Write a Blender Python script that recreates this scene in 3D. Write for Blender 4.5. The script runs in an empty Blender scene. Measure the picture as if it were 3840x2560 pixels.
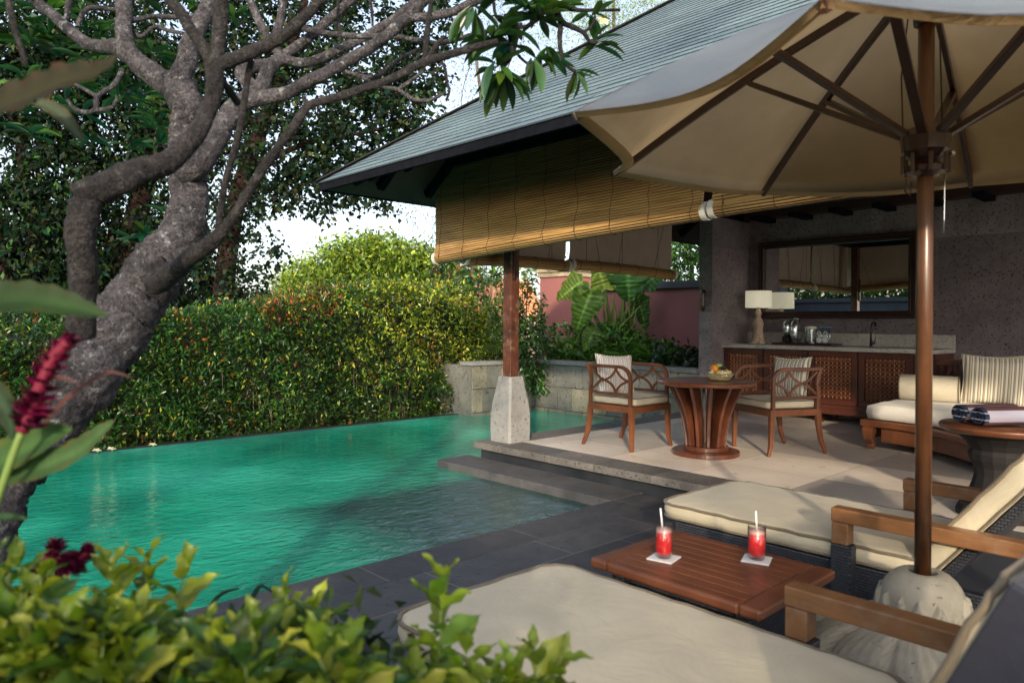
import bpy, bmesh, math, random
import numpy as np
from mathutils import Vector, Matrix, noise as mnoise

random.seed(7)
RNG = np.random.default_rng(11)
SC = bpy.context.scene
COL = SC.collection
R = math.radians
PI = math.pi

# ------------------------------------------------------------------ camera model
LENS_PX, YAW, ROLL, HOR, CX, EYE = 2697.8, 0.7560, 0.00725, 1209.5, 1920.0, 1.45
cY, sY = math.cos(YAW), math.sin(YAW)

def ray(px, py):
    a = px-CX; b = py-HOR
    cr, sr = math.cos(ROLL), math.sin(ROLL)
    x = (a*cr+b*sr)/LENS_PX; y = (-a*sr+b*cr)/LENS_PX
    return Vector((x*cY+sY, -x*sY+cY, -y))
def at(px, py, d):
    "point of the place seen at a spot of the photo (2352 wide), d metres away"
    r = ray(px*1.63265, py*1.63265)
    return Vector((r.x*d, r.y*d, EYE+r.z*d))
def pxw(w, d):
    return w*1.63265/LENS_PX*d

# ------------------------------------------------------------------ object helpers
ORG = {}
def vec(p): return Vector((float(p[0]), float(p[1]), float(p[2])))

def tag(o, label=None, cat=None, group=None, kind=None):
    if label: o['label'] = label
    if cat: o['category'] = cat
    if group: o['group'] = group
    if kind: o['kind'] = kind
    return o
def thing(name, label, cat, loc=(0, 0, 0), rotz=0.0, group=None):
    o = bpy.data.objects.new(name, None); COL.objects.link(o)
    o.empty_display_size = 0.1
    o.location = loc; o.rotation_euler = (0, 0, rotz)
    ORG[o.name] = vec(loc) if rotz == 0 else Vector((0, 0, 0))
    return tag(o, label, cat, group)
def link(name, me, mat, parent=None, local=False, bevel=0, smooth=False):
    o = bpy.data.objects.new(name, me); COL.objects.link(o)
    if isinstance(mat, (list, tuple)):
        for m in mat: me.materials.append(m)
    elif mat: me.materials.append(mat)
    if parent is not None:
        o.parent = parent
        org = Vector((0, 0, 0)) if local else ORG[parent.name]
        ORG[o.name] = org
        if org.length > 0:
            me.transform(Matrix.Translation(-org))
    elif not local:
        n = len(me.vertices)
        if n:
            c = np.empty(n*3, dtype=np.float32); me.vertices.foreach_get('co', c); c = c.reshape(-1, 3)
            lo, hi = c.min(0), c.max(0)
            org = Vector((float(lo[0]+hi[0])/2, float(lo[1]+hi[1])/2, float(lo[2])))
            me.transform(Matrix.Translation(-org)); o.location = org
            ORG[o.name] = org
    else:
        ORG[o.name] = Vector((0, 0, 0))
    if smooth:
        me.polygons.foreach_set('use_smooth', [True]*len(me.polygons))
    if bevel:
        b = o.modifiers.new('bevel', 'BEVEL'); b.width = bevel; b.segments = 2
        b.limit_method = 'ANGLE'; b.angle_limit = R(40); b.harden_normals = False
    return o
def copy_tree(o, parent=None):
    c = o.copy(); COL.objects.link(c)
    if parent is not None: c.parent = parent
    for ch in [x for x in COL.objects if x.parent == o]:
        copy_tree(ch, c)
    return c

class MB:
    def __init__(s): s.v = []; s.f = []; s.m = []; s.sm = []; s.mi = 0; s.smf = False
    def add(s, vs, fs, sm=False):
        n = len(s.v); s.v += [tuple(p) for p in vs]
        for f in fs:
            s.f.append(tuple(i+n for i in f)); s.m.append(s.mi); s.sm.append(sm)
        return s
    def box(s, lo, hi):
        x0, y0, z0 = lo; x1, y1, z1 = hi
        vs = [(x0,y0,z0),(x1,y0,z0),(x1,y1,z0),(x0,y1,z0),(x0,y0,z1),(x1,y0,z1),(x1,y1,z1),(x0,y1,z1)]
        return s.add(vs, [(0,3,2,1),(4,5,6,7),(0,1,5,4),(1,2,6,5),(2,3,7,6),(3,0,4,7)])
    def bar(s, p0, p1, w, h, up=(0, 0, 1), w1=None, h1=None):
        p0 = vec(p0); p1 = vec(p1); d = (p1-p0).normalized(); u = vec(up)
        sd = d.cross(u)
        if sd.length < 1e-4: sd = d.cross(Vector((0, 1, 0)))
        sd.normalize(); u = sd.cross(d).normalized()
        w1 = w if w1 is None else w1; h1 = h if h1 is None else h1
        vs = []
        for p, a, b in ((p0, w, h), (p1, w1, h1)):
            for i, j in ((-1,-1),(1,-1),(1,1),(-1,1)): vs.append(p+sd*(a/2*i)+u*(b/2*j))
        return s.add(vs, [(0,1,2,3),(4,7,6,5),(0,4,5,1),(1,5,6,2),(2,6,7,3),(3,7,4,0)])
    def sweep(s, pts, w, t, nrm, closed=False):
        "rectangular section: w across the curve, t along nrm; w, t may be lists"
        pts = [vec(p) for p in pts]; n = len(pts); nrm = vec(nrm).normalized(); vs = []
        for i, p in enumerate(pts):
            a = pts[i-1] if (i or closed) else pts[0]; b = pts[(i+1) % n] if (i < n-1 or closed) else pts[-1]
            d = (b-a).normalized(); sd = d.cross(nrm)
            if sd.length < 1e-5: sd = Vector((1, 0, 0))
            sd.normalize()
            ww = w[i] if isinstance(w, (list, tuple)) else w; tt = t[i] if isinstance(t, (list, tuple)) else t
            for q, r in ((-1,-1),(1,-1),(1,1),(-1,1)): vs.append(p+sd*(ww/2*q)+nrm*(tt/2*r))
        fs = []
        m = n if closed else n-1
        for i in range(m):
            a = i*4; b = ((i+1) % n)*4
            for k in range(4): fs.append((a+k, a+(k+1) % 4, b+(k+1) % 4, b+k))
        if not closed: fs += [(3,2,1,0), tuple((n-1)*4+k for k in range(4))]
        return s.add(vs, fs)
    def tube(s, pts, rad, n=8, closed=False, cap=True, sm=True, wob=0):
        pts = [vec(p) for p in pts]; m = len(pts); vs = []; up = None
        for i, p in enumerate(pts):
            a = pts[i-1] if (i or closed) else pts[0]; b = pts[(i+1) % m] if (i < m-1 or closed) else pts[-1]
            d = (b-a)
            d = d.normalized() if d.length > 1e-9 else Vector((0, 0, 1))
            if up is None: up = d.orthogonal().normalized()
            up = (up - d*up.dot(d)); up = up.normalized() if up.length > 1e-6 else d.orthogonal().normalized()
            sd = d.cross(up); r = rad[i] if isinstance(rad, (list, tuple)) else rad
            for k in range(n):
                q = 2*PI*k/n; rr = r*(1+(random.uniform(-wob, wob) if wob else 0))
                o = up*math.cos(q)+sd*math.sin(q)
                if wob: rr *= 1+1.3*wob*mnoise.noise((p+o*r)*11)+1.8*wob*mnoise.noise((p+o*r)*34)+1.0*wob*mnoise.noise((p+o*r)*80)
                vs.append(p+o*rr)
        fs = []
        for i in range(m if closed else m-1):
            a = i*n; b = ((i+1) % m)*n
            for k in range(n): fs.append((a+k, a+(k+1) % n, b+(k+1) % n, b+k))
        if cap and not closed: fs += [tuple(range(n-1, -1, -1)), tuple((m-1)*n+k for k in range(n))]
        return s.add(vs, fs, sm)
    def lathe(s, prof, c=(0, 0, 0), n=24, sm=True, cap=True):
        c = vec(c); vs = []; fs = []
        for r, z in prof:
            for k in range(n): vs.append((c.x+r*math.cos(2*PI*k/n), c.y+r*math.sin(2*PI*k/n), c.z+z))
        for i in range(len(prof)-1):
            for k in range(n): fs.append((i*n+k, i*n+(k+1) % n, (i+1)*n+(k+1) % n, (i+1)*n+k))
        if cap:
            fs.append(tuple(range(n-1, -1, -1))); fs.append(tuple((len(prof)-1)*n+k for k in range(n)))
        return s.add(vs, fs, sm)
    def grid(s, fn, nu, nv, sm=True, cu=False):
        vs = [fn(i/(nu if cu else nu), j/nv) for i in range(nu+(0 if cu else 1)) for j in range(nv+1)]
        fs = []; m = nv+1; N = nu if cu else nu+1
        for i in range(nu):
            for j in range(nv):
                a = i*m+j; b = ((i+1) % N)*m+j
                fs.append((a, b, b+1, a+1))
        return s.add(vs, fs, sm)
    def ball(s, c, r, n=10, m=6, sm=True, sq=(1, 1, 1)):
        c = vec(c)
        if not isinstance(r, (list, tuple)): r = (r, r, r)
        return s.grid(lambda u, v: (c.x+r[0]*math.cos(2*PI*u)*math.sin(PI*min(max(v, .001), .999)), c.y+r[1]*math.sin(2*PI*u)*math.sin(PI*min(max(v, .001), .999)), c.z-r[2]*math.cos(PI*v)), n, m, sm, cu=True)
    def prism(s, poly, z0, z1):
        n = len(poly)
        vs = [(x, y, z0) for x, y in poly]+[(x, y, z1) for x, y in poly]
        return s.add(vs, [tuple(range(n-1, -1, -1)), tuple(range(n, 2*n))]+[(k, (k+1) % n, n+(k+1) % n, n+k) for k in range(n)])
    def build(s, name, mat, parent=None, local=False, bevel=0, smooth=None, T=None):
        me = bpy.data.meshes.new(name)
        vs = s.v if T is None else [tuple(T @ Vector(p)) for p in s.v]
        me.from_pydata(vs, [], s.f)
        me.polygons.foreach_set('material_index', s.m)
        me.polygons.foreach_set('use_smooth', s.sm if smooth is None else [smooth]*len(s.f))
        me.update()
        return link(name, me, mat, parent, local, bevel)

def rrect(x0, y0, x1, y1, r, n=6):
    pts = []
    for cx, cy, a in ((x1-r, y1-r, 0), (x0+r, y1-r, 90), (x0+r, y0+r, 180), (x1-r, y0+r, 270)):
        for k in range(n+1):
            q = R(a+90*k/n); pts.append((cx+r*math.cos(q), cy+r*math.sin(q)))
    return pts
def sub(loop, n):
    out = []
    m = len(loop)
    for i in range(m):
        a = loop[i]; b = loop[(i+1) % m]
        L = math.hypot(b[0]-a[0], b[1]-a[1]); k = max(1, int(L/n))
        for j in range(k): out.append((a[0]+(b[0]-a[0])*j/k, a[1]+(b[1]-a[1])*j/k))
    return out
def pad(mb, loop, z0, z1, bulge=0.02, side=0.012, wob=0.0, pipe=0.0, pmb=None, seed=1):
    "a box cushion over a closed outline"
    rn = random.Random(seed)
    cx = sum(p[0] for p in loop)/len(loop); cy = sum(p[1] for p in loop)/len(loop); n = len(loop)
    w = [math.sin(i*2.1+seed)*wob+rn.uniform(-wob, wob)*.5 for i in range(n)]
    def ring(f, z, off=0):
        out = []
        for i, (x, y) in enumerate(loop):
            dx, dy = x-cx, y-cy; L = math.hypot(dx, dy) or 1
            out.append((cx+dx*f+dx/L*off, cy+dy*f+dy/L*off, z+w[i]*(1 if z > (z0+z1)/2 else .4)*max(0, (f-.7)/.3)**2+(.25*wob*math.sin(dx*11+seed)*math.sin(dy*7) if f < .96 else 0)))
        return out
    rings = [ring(.3, z0+.004), ring(.96, z0+.002), ring(1, z0+.012), ring(1, (z0+z1)/2, side), ring(1, z1-.012, side*.4), ring(.985, z1)]
    for f in (.95, .88, .76, .6, .4, .2):
        rings.append(ring(f, z1+bulge*(1-f**2.4)))
    vs = [p for r in rings for p in r]; fs = []
    for i in range(len(rings)-1):
        for k in range(n): fs.append((i*n+k, i*n+(k+1) % n, (i+1)*n+(k+1) % n, (i+1)*n+k))
    fs.append(tuple(range(n-1, -1, -1))); fs.append(tuple((len(rings)-1)*n+k for k in range(n)))
    mb.add(vs, fs, True)
    if pipe and pmb is not None:
        pmb.tube([(x, y, z) for x, y, z in ring(1.0, z1-.006, side*.4+pipe*.4)], pipe, 8, closed=True)
        pmb.tube([(x, y, z) for x, y, z in ring(1.0, z0+.010, side*.2+pipe*.3)], pipe*.8, 6, closed=True)

def np_mesh(name, V, F, cols, mat, parent=None, smooth=False):
    "V (n,3) float, F (m,k) int with constant k, cols (n,3)"
    me = bpy.data.meshes.new(name)
    n, (m, k) = len(V), F.shape
    me.vertices.add(n); me.vertices.foreach_set('co', V.astype(np.float32).ravel())
    me.loops.add(m*k); me.loops.foreach_set('vertex_index', F.astype(np.int32).ravel())
    me.polygons.add(m); me.polygons.foreach_set('loop_start', np.arange(m, dtype=np.int32)*k)
    me.polygons.foreach_set('loop_total', np.full(m, k, dtype=np.int32))
    if smooth: me.polygons.foreach_set('use_smooth', np.ones(m, dtype=bool))
    me.update(calc_edges=True)
    at_ = me.attributes.new('Col', 'FLOAT_COLOR', 'POINT')
    c4 = np.ones((n, 4), dtype=np.float32); c4[:, :3] = cols
    at_.data.foreach_set('color', c4.ravel())
    me.validate()
    return link(name, me, mat, parent)

TPL = {}
TPL['s'] = (np.array([(0,0,0),(-.5,.45,.10),(0,.5,0),(.5,.45,.10),(0,1,-.12)], float),
            np.array([(0,2,1),(0,3,2),(1,2,4),(2,3,4)]))
TPL['heart'] = (np.array([(0,0,0),(-.42,.12,.05),(-.5,.38,.08),(0,.45,0),(.42,.12,.05),(.5,.38,.08),(-.2,.72,0),(.2,.72,0),(0,1.0,-.12)], float),
            np.array([(0,3,1),(1,3,2),(0,4,3),(4,5,3),(2,3,6),(3,5,7),(3,7,6),(6,7,8)]))
def strip_tpl(rows, zf=.16, droop=-.25):
    V = []; F = []
    for i, (y, w) in enumerate(rows):
        z = droop*y*y
        V += [(-w/2, y, z+zf*w), (0, y, z), (w/2, y, z+zf*w)]
        if i:
            a = (i-1)*3; b = i*3
            F += [(a, a+1, b+1), (a, b+1, b), (a+1, a+2, b+2), (a+1, b+2, b+1)]
    return np.array(V, float), np.array(F)
TPL['long'] = strip_tpl([(0,.08),(.12,.35),(.3,.8),(.5,1),(.7,.92),(.87,.55),(1,.02)])
TPL['blade'] = strip_tpl([(0,.5),(.2,.9),(.4,1),(.6,.85),(.8,.5),(1,.02)], .2, -.55)
TPL['wavy'] = strip_tpl([(0,.06),(.1,.4),(.25,.85),(.42,1),(.6,.95),(.78,.62),(.92,.2),(1,.02)], .3, -.18)

def wavy_tpl(seed):
    r = np.random.default_rng(seed); V = []; F = []
    rows = [(0, .06), (.08, .30), (.18, .66), (.30, .92), (.42, 1.0), (.54, .95), (.66, .80), (.77, .58), (.87, .34), (.95, .14), (1, .02)]
    a0, b0 = r.uniform(0, 6, 2); bend = r.uniform(-.15, .15)
    for i, (y, w) in enumerate(rows):
        z = -.30*y*y; x0 = bend*y*y
        wl = w*(1+.16*math.sin(y*15+a0)); wr = w*(1+.16*math.sin(y*15+b0)); zl = .30*wl*.5+.10*math.sin(y*13+a0); zr = .30*wr*.5+.10*math.sin(y*13+b0)
        V += [(x0-wl/2, y, z+zl), (x0-wl/4, y, z+zl*.35), (x0, y, z), (x0+wr/4, y, z+zr*.35), (x0+wr/2, y, z+zr)]
        if i:
            for j in range(4): a = (i-1)*5+j; b = i*5+j; F += [(a, a+1, b+1), (a, b+1, b)]
    return np.array(V, float), np.array(F)
for _i in range(4): TPL['fg%d' % _i] = wavy_tpl(_i+3)
def norm(a): return a/np.maximum(np.linalg.norm(a, axis=1, keepdims=True), 1e-9)
def leaves(name, P, D, L, W, cols, mat, parent=None, tpl='s', upn=None, tilt=.5, curl=None):
    "P base points, D pointing directions, L lengths, W widths, cols (n,3)"
    n = len(P); D = norm(D)
    U = np.tile(np.array([0, 0, 1.0]), (n, 1)) if upn is None else upn
    U = U + RNG.normal(0, tilt, (n, 3))
    S = norm(np.cross(D, U)); N = np.cross(S, D)
    T, F = TPL[tpl]; k = len(T)
    L = np.broadcast_to(L, (n,)); W = np.broadcast_to(W, (n,))
    V = (P[:, None, :] + S[:, None, :]*(T[None, :, 0:1]*W[:, None, None]) + D[:, None, :]*(T[None, :, 1:2]*L[:, None, None])
         + N[:, None, :]*(T[None, :, 2:3]*np.where(tpl == 's', 1, 1)*L[:, None, None]*.6))
    FF = (F[None]+(np.arange(n)*k)[:, None, None]).reshape(-1, 3)
    C = np.repeat(cols, k, axis=0)
    tipf = np.tile(T[:, 1], n)[:, None]
    C = C*(1+.25*(tipf-.5))
    return np_mesh(name, V.reshape(-1, 3), FF, np.clip(C, 0, 1), mat, parent, smooth=False)
def pick(pal, n, jit=.18):
    pal = np.array(pal, float); w = pal[:, 3]/pal[:, 3].sum()
    c = pal[RNG.choice(len(pal), n, p=w), :3]
    return np.clip(c*(1+RNG.normal(0, jit, (n, 1)))+RNG.normal(0, .006, (n, 3)), .002, 1)
# ------------------------------------------------------------------ materials
def nt(name):
    m = bpy.data.materials.new(name); m.use_nodes = True; t = m.node_tree; t.nodes.clear()
    out = t.nodes.new('ShaderNodeOutputMaterial'); b = t.nodes.new('ShaderNodeBsdfPrincipled')
    t.links.new(b.outputs[0], out.inputs[0]); return m, t, b, out
def nd(t, typ, **k):
    n = t.nodes.new('ShaderNode'+typ)
    for a, v in k.items():
        if a in n.inputs: n.inputs[a].default_value = v
        else: setattr(n, a, v)
    return n
def L_(t, a, b): t.links.new(a, b)
def coords(t, scale=(1, 1, 1), world=False, rot=(0, 0, 0), loc=(0, 0, 0)):
    if world:
        g = nd(t, 'NewGeometry'); o = g.outputs['Position']
    else:
        g = nd(t, 'TexCoord'); o = g.outputs['Object']
    mp = nd(t, 'Mapping'); mp.inputs['Scale'].default_value = scale; mp.inputs['Rotation'].default_value = rot; mp.inputs['Location'].default_value = loc
    L_(t, o, mp.inputs[0]); return mp.outputs[0]
def ramp(t, src, stops):
    r = nd(t, 'ValToRGB'); e = r.color_ramp.elements
    while len(e) > 1: e.remove(e[-1])
    e[0].position = stops[0][0]; e[0].color = (*stops[0][1], 1)
    for p, c in stops[1:]:
        x = e.new(p); x.color = (*c, 1)
    L_(t, src, r.inputs[0]); return r.outputs[0]
def noise(t, co, scale, detail=4, rough=.55, dist=0):
    n = nd(t, 'TexNoise', Scale=scale, Detail=detail, Roughness=rough, Distortion=dist); L_(t, co, n.inputs['Vector']); return n.outputs['Fac']
def bump(t, b, h, st=.3, dist=.01, prev=None):
    n = nd(t, 'Bump', Strength=st, Distance=dist); L_(t, h, n.inputs['Height'])
    if prev: L_(t, prev, n.inputs['Normal'])
    L_(t, n.outputs[0], b.inputs['Normal']); return n.outputs[0]
def mixc(t, fac, a, b, mode='MIX'):
    m = nd(t, 'Mix', data_type='RGBA', blend_type=mode)
    for s, v in ((m.inputs[0], fac), (m.inputs[6], a), (m.inputs[7], b)):
        if hasattr(v, 'is_output'): L_(t, v, s)
        elif isinstance(v, tuple): s.default_value = (*v, 1)
        else: s.default_value = v
    return m.outputs[2]

def wood(name, a, b, scale=(3, 3, 3), grain=(14, 14, 1.2), rough=.38, coat=.25, world=False, weather=0):
    m, t, p, o = nt(name)
    co = coords(t, grain, world)
    n = noise(t, co, 6, 6, .6, .6); big = noise(t, coords(t, scale, world), 1.5, 3)
    c = ramp(t, n, [(.3, a), (.52, tuple((x+y)/2 for x, y in zip(a, b))), (.72, b)])
    c = mixc(t, .5, c, ramp(t, big, [(.3, tuple(x*.7 for x in a)), (.7, tuple(min(1, x*1.15) for x in b))]))
    if weather:
        w = noise(t, coords(t, (5, 5, 5), world), 3, 5)
        c = mixc(t, ramp(t, w, [(.52, (0, 0, 0)), (.7, (weather,)*3)]), c, (.28, .2, .14))
    L_(t, c, p.inputs['Base Color']); p.inputs['Roughness'].default_value = rough
    p.inputs['Coat Weight'].default_value = coat; p.inputs['Coat Roughness'].default_value = .25
    bump(t, p, n, .15, .003); return m
def stone(name, a, b, spot=None, sc=9, rough=.75, bs=.4, spots=.62, joints=None, jc=(.1, .1, .1), world=True, bd=.006, mortar=.006, tint=.0):
    m, t, p, o = nt(name)
    co = coords(t, (1, 1, 1), world)
    n1 = noise(t, co, sc, 7, .65); n2 = noise(t, co, sc*.22, 3)
    c = ramp(t, n1, [(.3, a), (.7, b)])
    c = mixc(t, .35, c, ramp(t, n2, [(.35, tuple(x*.65 for x in a)), (.65, tuple(min(1, x*1.25) for x in b))]))
    h = n1
    if spot:
        v = nd(t, 'TexVoronoi', Scale=sc*5.5); L_(t, mixv(t, co, noise_c(t, co, sc*2), .06), v.inputs['Vector'])
        n3 = noise(t, co, sc*3.2, 3)
        f = ramp(t, n3, [(spots-.02, (0, 0, 0)), (spots+.05, (1, 1, 1))])
        c = mixc(t, f, c, spot)
        g = nd(t, 'Math', operation='SUBTRACT'); L_(t, n1, g.inputs[0]); L_(t, f, g.inputs[1]); h = g.outputs[0]
    nb = bump(t, p, h, bs, bd)
    if joints:
        sx, sy, off = joints[:3]; rot = joints[3] if len(joints) > 3 else (0, 0, 0); loc = joints[4] if len(joints) > 4 else (0, 0, 0)
        bt = nd(t, 'TexBrick', offset=off); bt.inputs['Scale'].default_value = 1; bt.inputs['Mortar Size'].default_value = mortar/2
        bt.inputs['Brick Width'].default_value = sx; bt.inputs['Row Height'].default_value = sy
        bt.inputs['Mortar Smooth'].default_value = .1
        bt.inputs['Color1'].default_value = (.66, .67, .70, 1); bt.inputs['Color2'].default_value = (1.22, 1.2, 1.18, 1)
        bt.inputs['Mortar'].default_value = (1, 1, 1, 1)
        L_(t, coords(t, (1, 1, 1), world, rot, loc), bt.inputs['Vector'])
        c = mixc(t, 1.0, c, bt.outputs['Color'], 'MULTIPLY')
        c = mixc(t, bt.outputs['Fac'], c, jc)
        iv = nd(t, 'Math', operation='SUBTRACT'); iv.inputs[0].default_value = 1; L_(t, bt.outputs['Fac'], iv.inputs[1])
        bump(t, p, iv.outputs[0], .5, .004, nb)
    L_(t, c, p.inputs['Base Color'])
    rr = ramp(t, n2, [(.3, (rough*.8,)*3), (.7, (min(1, rough*1.15),)*3)]); L_(t, rr, p.inputs['Roughness'])
    return m
def noise_c(t, co, s):
    n = nd(t, 'TexNoise', Scale=s, Detail=3); L_(t, co, n.inputs['Vector']); return n.outputs['Color']
def mixv(t, a, b, f):
    return mixc(t, f, a, b)
def plain(name, c, rough=.5, metal=0, var=.12, sc=8, bs=.05, coat=0, trans=0, ior=1.45, sheen=0, subs=0):
    m, t, p, o = nt(name)
    n = noise(t, coords(t), sc, 5)
    L_(t, ramp(t, n, [(.25, tuple(x*(1-var) for x in c)), (.75, tuple(min(1, x*(1+var)) for x in c))]), p.inputs['Base Color'])
    p.inputs['Roughness'].default_value = rough; p.inputs['Metallic'].default_value = metal
    p.inputs['Coat Weight'].default_value = coat; p.inputs['Transmission Weight'].default_value = trans; p.inputs['IOR'].default_value = ior
    p.inputs['Sheen Weight'].default_value = sheen
    if bs: bump(t, p, n, bs, .004)
    return m
def fabric(name, c, var=.08, weave=900, bs=.12, trans=0.0, dirt=0, world=False):
    m, t, p, o = nt(name)
    co = coords(t, (1, 1, 1), world)
    n = noise(t, co, 5, 5); f = noise(t, co, weave*.4, 2)
    col = ramp(t, n, [(.3, tuple(x*(1-var*1.6) for x in c)), (.7, tuple(min(1, x*(1+var)) for x in c))])
    if dirt:
        d = noise(t, coords(t, (1, 1, 1), world, loc=(3, 1, 2)), 2.2, 6, .65)
        col = mixc(t, ramp(t, d, [(.5, (0, 0, 0)), (.75, (dirt,)*3)]), col, tuple(x*.6 for x in c))
    L_(t, col, p.inputs['Base Color']); p.inputs['Roughness'].default_value = .85; p.inputs['Sheen Weight'].default_value = .15
    nb = bump(t, p, f, bs, .002)
    n2 = nd(t, 'Bump', Strength=.4, Distance=.03); L_(t, noise(t, co, 5, 5, .6, .5), n2.inputs['Height']); L_(t, nb, n2.inputs['Normal']); L_(t, n2.outputs[0], p.inputs['Normal'])
    if trans:
        tr = nd(t, 'BsdfTranslucent'); L_(t, col, tr.inputs[0]); mx = nd(t, 'MixShader'); mx.inputs[0].default_value = trans
        L_(t, p.outputs[0], mx.inputs[1]); L_(t, tr.outputs[0], mx.inputs[2]); L_(t, mx.outputs[0], o.inputs[0])
    return m
def leafmat(name, rough=.42, trans=.28, spec=.5):
    m, t, p, o = nt(name)
    a = nd(t, 'Attribute', attribute_name='Col')
    n = noise(t, coords(t), 14, 4)
    c = mixc(t, 1.0, a.outputs['Color'], ramp(t, n, [(.3, (.72, .72, .72)), (.7, (1.2, 1.2, 1.2))]), 'MULTIPLY')
    L_(t, c, p.inputs['Base Color']); p.inputs['Roughness'].default_value = rough; p.inputs['Specular IOR Level'].default_value = spec
    tr = nd(t, 'BsdfTranslucent'); L_(t, mixc(t, 1.0, c, (1.5, 1.7, .6), 'MULTIPLY'), tr.inputs[0])
    mx = nd(t, 'MixShader'); mx.inputs[0].default_value = trans
    L_(t, p.outputs[0], mx.inputs[1]); L_(t, tr.outputs[0], mx.inputs[2]); L_(t, mx.outputs[0], o.inputs[0])
    return m
def stripes(name, cols, per, axis=1):
    "fabric stripes along one object axis; cols = [(width, colour)...]"
    m, t, p, o = nt(name)
    sp = nd(t, 'SeparateXYZ'); g = nd(t, 'TexCoord'); L_(t, g.outputs['Object'], sp.inputs[0])
    a = nd(t, 'Math', operation='MULTIPLY'); L_(t, sp.outputs[axis], a.inputs[0]); a.inputs[1].default_value = 1/per
    fr = nd(t, 'Math', operation='FRACT'); L_(t, a.outputs[0], fr.inputs[0])
    r = nd(t, 'ValToRGB'); r.color_ramp.interpolation = 'CONSTANT'; e = r.color_ramp.elements
    tot = sum(w for w, c in cols); x = 0
    while len(e) > 1: e.remove(e[-1])
    for i, (w, c) in enumerate(cols):
        if i == 0: e[0].position = 0; e[0].color = (*c, 1)
        else: q = e.new(x/tot); q.color = (*c, 1)
        x += w
    L_(t, fr.outputs[0], r.inputs[0]); L_(t, r.outputs[0], p.inputs['Base Color']); p.inputs['Roughness'].default_value = .9
    bump(t, p, noise(t, coords(t), 400, 2), .15, .002)
    return m
def glassmat(name, c=(1, 1, 1), rough=0.0, ior=1.45):
    m, t, p, o = nt(name)
    p.inputs['Base Color'].default_value = (*c, 1)
    n = noise(t, coords(t), 5, 2)
    g = nd(t, 'BsdfGlossy', Roughness=.03); tr = nd(t, 'BsdfTransparent'); L_(t, ramp(t, n, [(0, tuple(x*.99 for x in c)), (1, tuple(x*.965 for x in c))]), tr.inputs[0])
    lw = nd(t, 'LayerWeight', Blend=.5); pw = nd(t, 'Math', operation='POWER'); L_(t, lw.outputs['Facing'], pw.inputs[0]); pw.inputs[1].default_value = 4; ml = nd(t, 'Math', operation='MULTIPLY_ADD'); L_(t, pw.outputs[0], ml.inputs[0]); ml.inputs[1].default_value = .85; ml.inputs[2].default_value = .06; mx = nd(t, 'MixShader'); L_(t, ml.outputs[0], mx.inputs[0]); L_(t, tr.outputs[0], mx.inputs[1]); L_(t, g.outputs[0], mx.inputs[2]); L_(t, mx.outputs[0], o.inputs[0])
    return m
def glassmat_old(name, c=(1, 1, 1), rough=0.0, ior=1.45):
    m, t, p, o = nt(name)
    p.inputs['Base Color'].default_value = (*c, 1); p.inputs['Roughness'].default_value = rough
    n = noise(t, coords(t), 5, 2); L_(t, ramp(t, n, [(0, c), (1, tuple(x*.97 for x in c))]), p.inputs['Base Color'])
    p.inputs['Transmission Weight'].default_value = 1; p.inputs['IOR'].default_value = ior
    return m

M = {}
M['teak'] = wood('teak_wood', (.085, .027, .011), (.215, .075, .030))
M['teak_side'] = wood('side_teak_wood', (.105, .036, .018), (.19, .066, .030), grain=(14, 1.2, 14), rough=.42, coat=.15)
M['redwood'] = wood('red_dark_wood', (.045, .012, .008), (.13, .035, .018), rough=.32, coat=.35)
M['tablewood'] = wood('dining_table_wood', (.05, .014, .008), (.145, .045, .020), grain=(3, 14, 3), rough=.34, coat=.25)
M['blackwood'] = wood('black_carved_wood', (.004, .0035, .004), (.014, .011, .012), rough=.8, coat=0)
M['darkwood'] = wood('very_dark_wood', (.018, .006, .005), (.05, .016, .010), rough=.3, coat=.4)
M['postwood'] = wood('post_wood', (.048, .015, .010), (.14, .045, .024), grain=(14, 14, 1), rough=.5, coat=.1, weather=.5)
M['polewood'] = wood('parasol_wood', (.045, .017, .008), (.125, .050, .018), grain=(16, 16, 1.2), rough=.35, coat=.3)
M['ribwood'] = wood('parasol_rib_wood', (.022, .008, .006), (.065, .024, .013), rough=.35, coat=.3)
M['armwood'] = wood('lounger_arm_wood', (.13, .058, .022), (.27, .125, .050), grain=(14, 1.4, 14), rough=.45, coat=.1, weather=.35)
M['soffit'] = wood('soffit_boards', (.022, .010, .008), (.055, .024, .017), grain=(1, 14, 14), rough=.6, coat=0)
M['rafter'] = plain('black_stained_timber', (.008, .009, .013), .95, sc=20, var=.4)
for n_ in M['rafter'].node_tree.nodes:
    if n_.type == 'BSDF_PRINCIPLED': n_.inputs['Specular IOR Level'].default_value = .05
M['andesite'] = stone('andesite_paving', (.036, .038, .043), (.082, .083, .092), (.02, .02, .023), 7, .55, .35, .64, joints=(.9, .6, .5, (0, 0, 0), (0.2, -.0225, 0)), jc=(.17, .155, .14), mortar=.009)
M['coping'] = stone('andesite_coping', (.045, .046, .052), (.098, .098, .106), (.026, .026, .03), 8, .6, .35, .64, joints=(1.2, 5, 0, (0, 0, 0), (0.13, 1, 0)), jc=(.16, .15, .135), mortar=.008)
M['stepstone'] = stone('step_stone', (.062, .063, .069), (.118, .116, .12), (.038, .038, .04), 8, .7, .4, .64)
M['riser'] = stone('dark_riser_stone', (.018, .022, .028), (.04, .045, .055), None, 6, .35, .2)
M['copelight'] = stone('pitted_coping_stone', (.10, .096, .092), (.185, .175, .165), (.065, .06, .055), 12, .75, .6, .6, joints=(5, .62, 0, (0, 0, 0), (1, .1, 0)), jc=(.05, .05, .05), mortar=.005)
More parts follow.
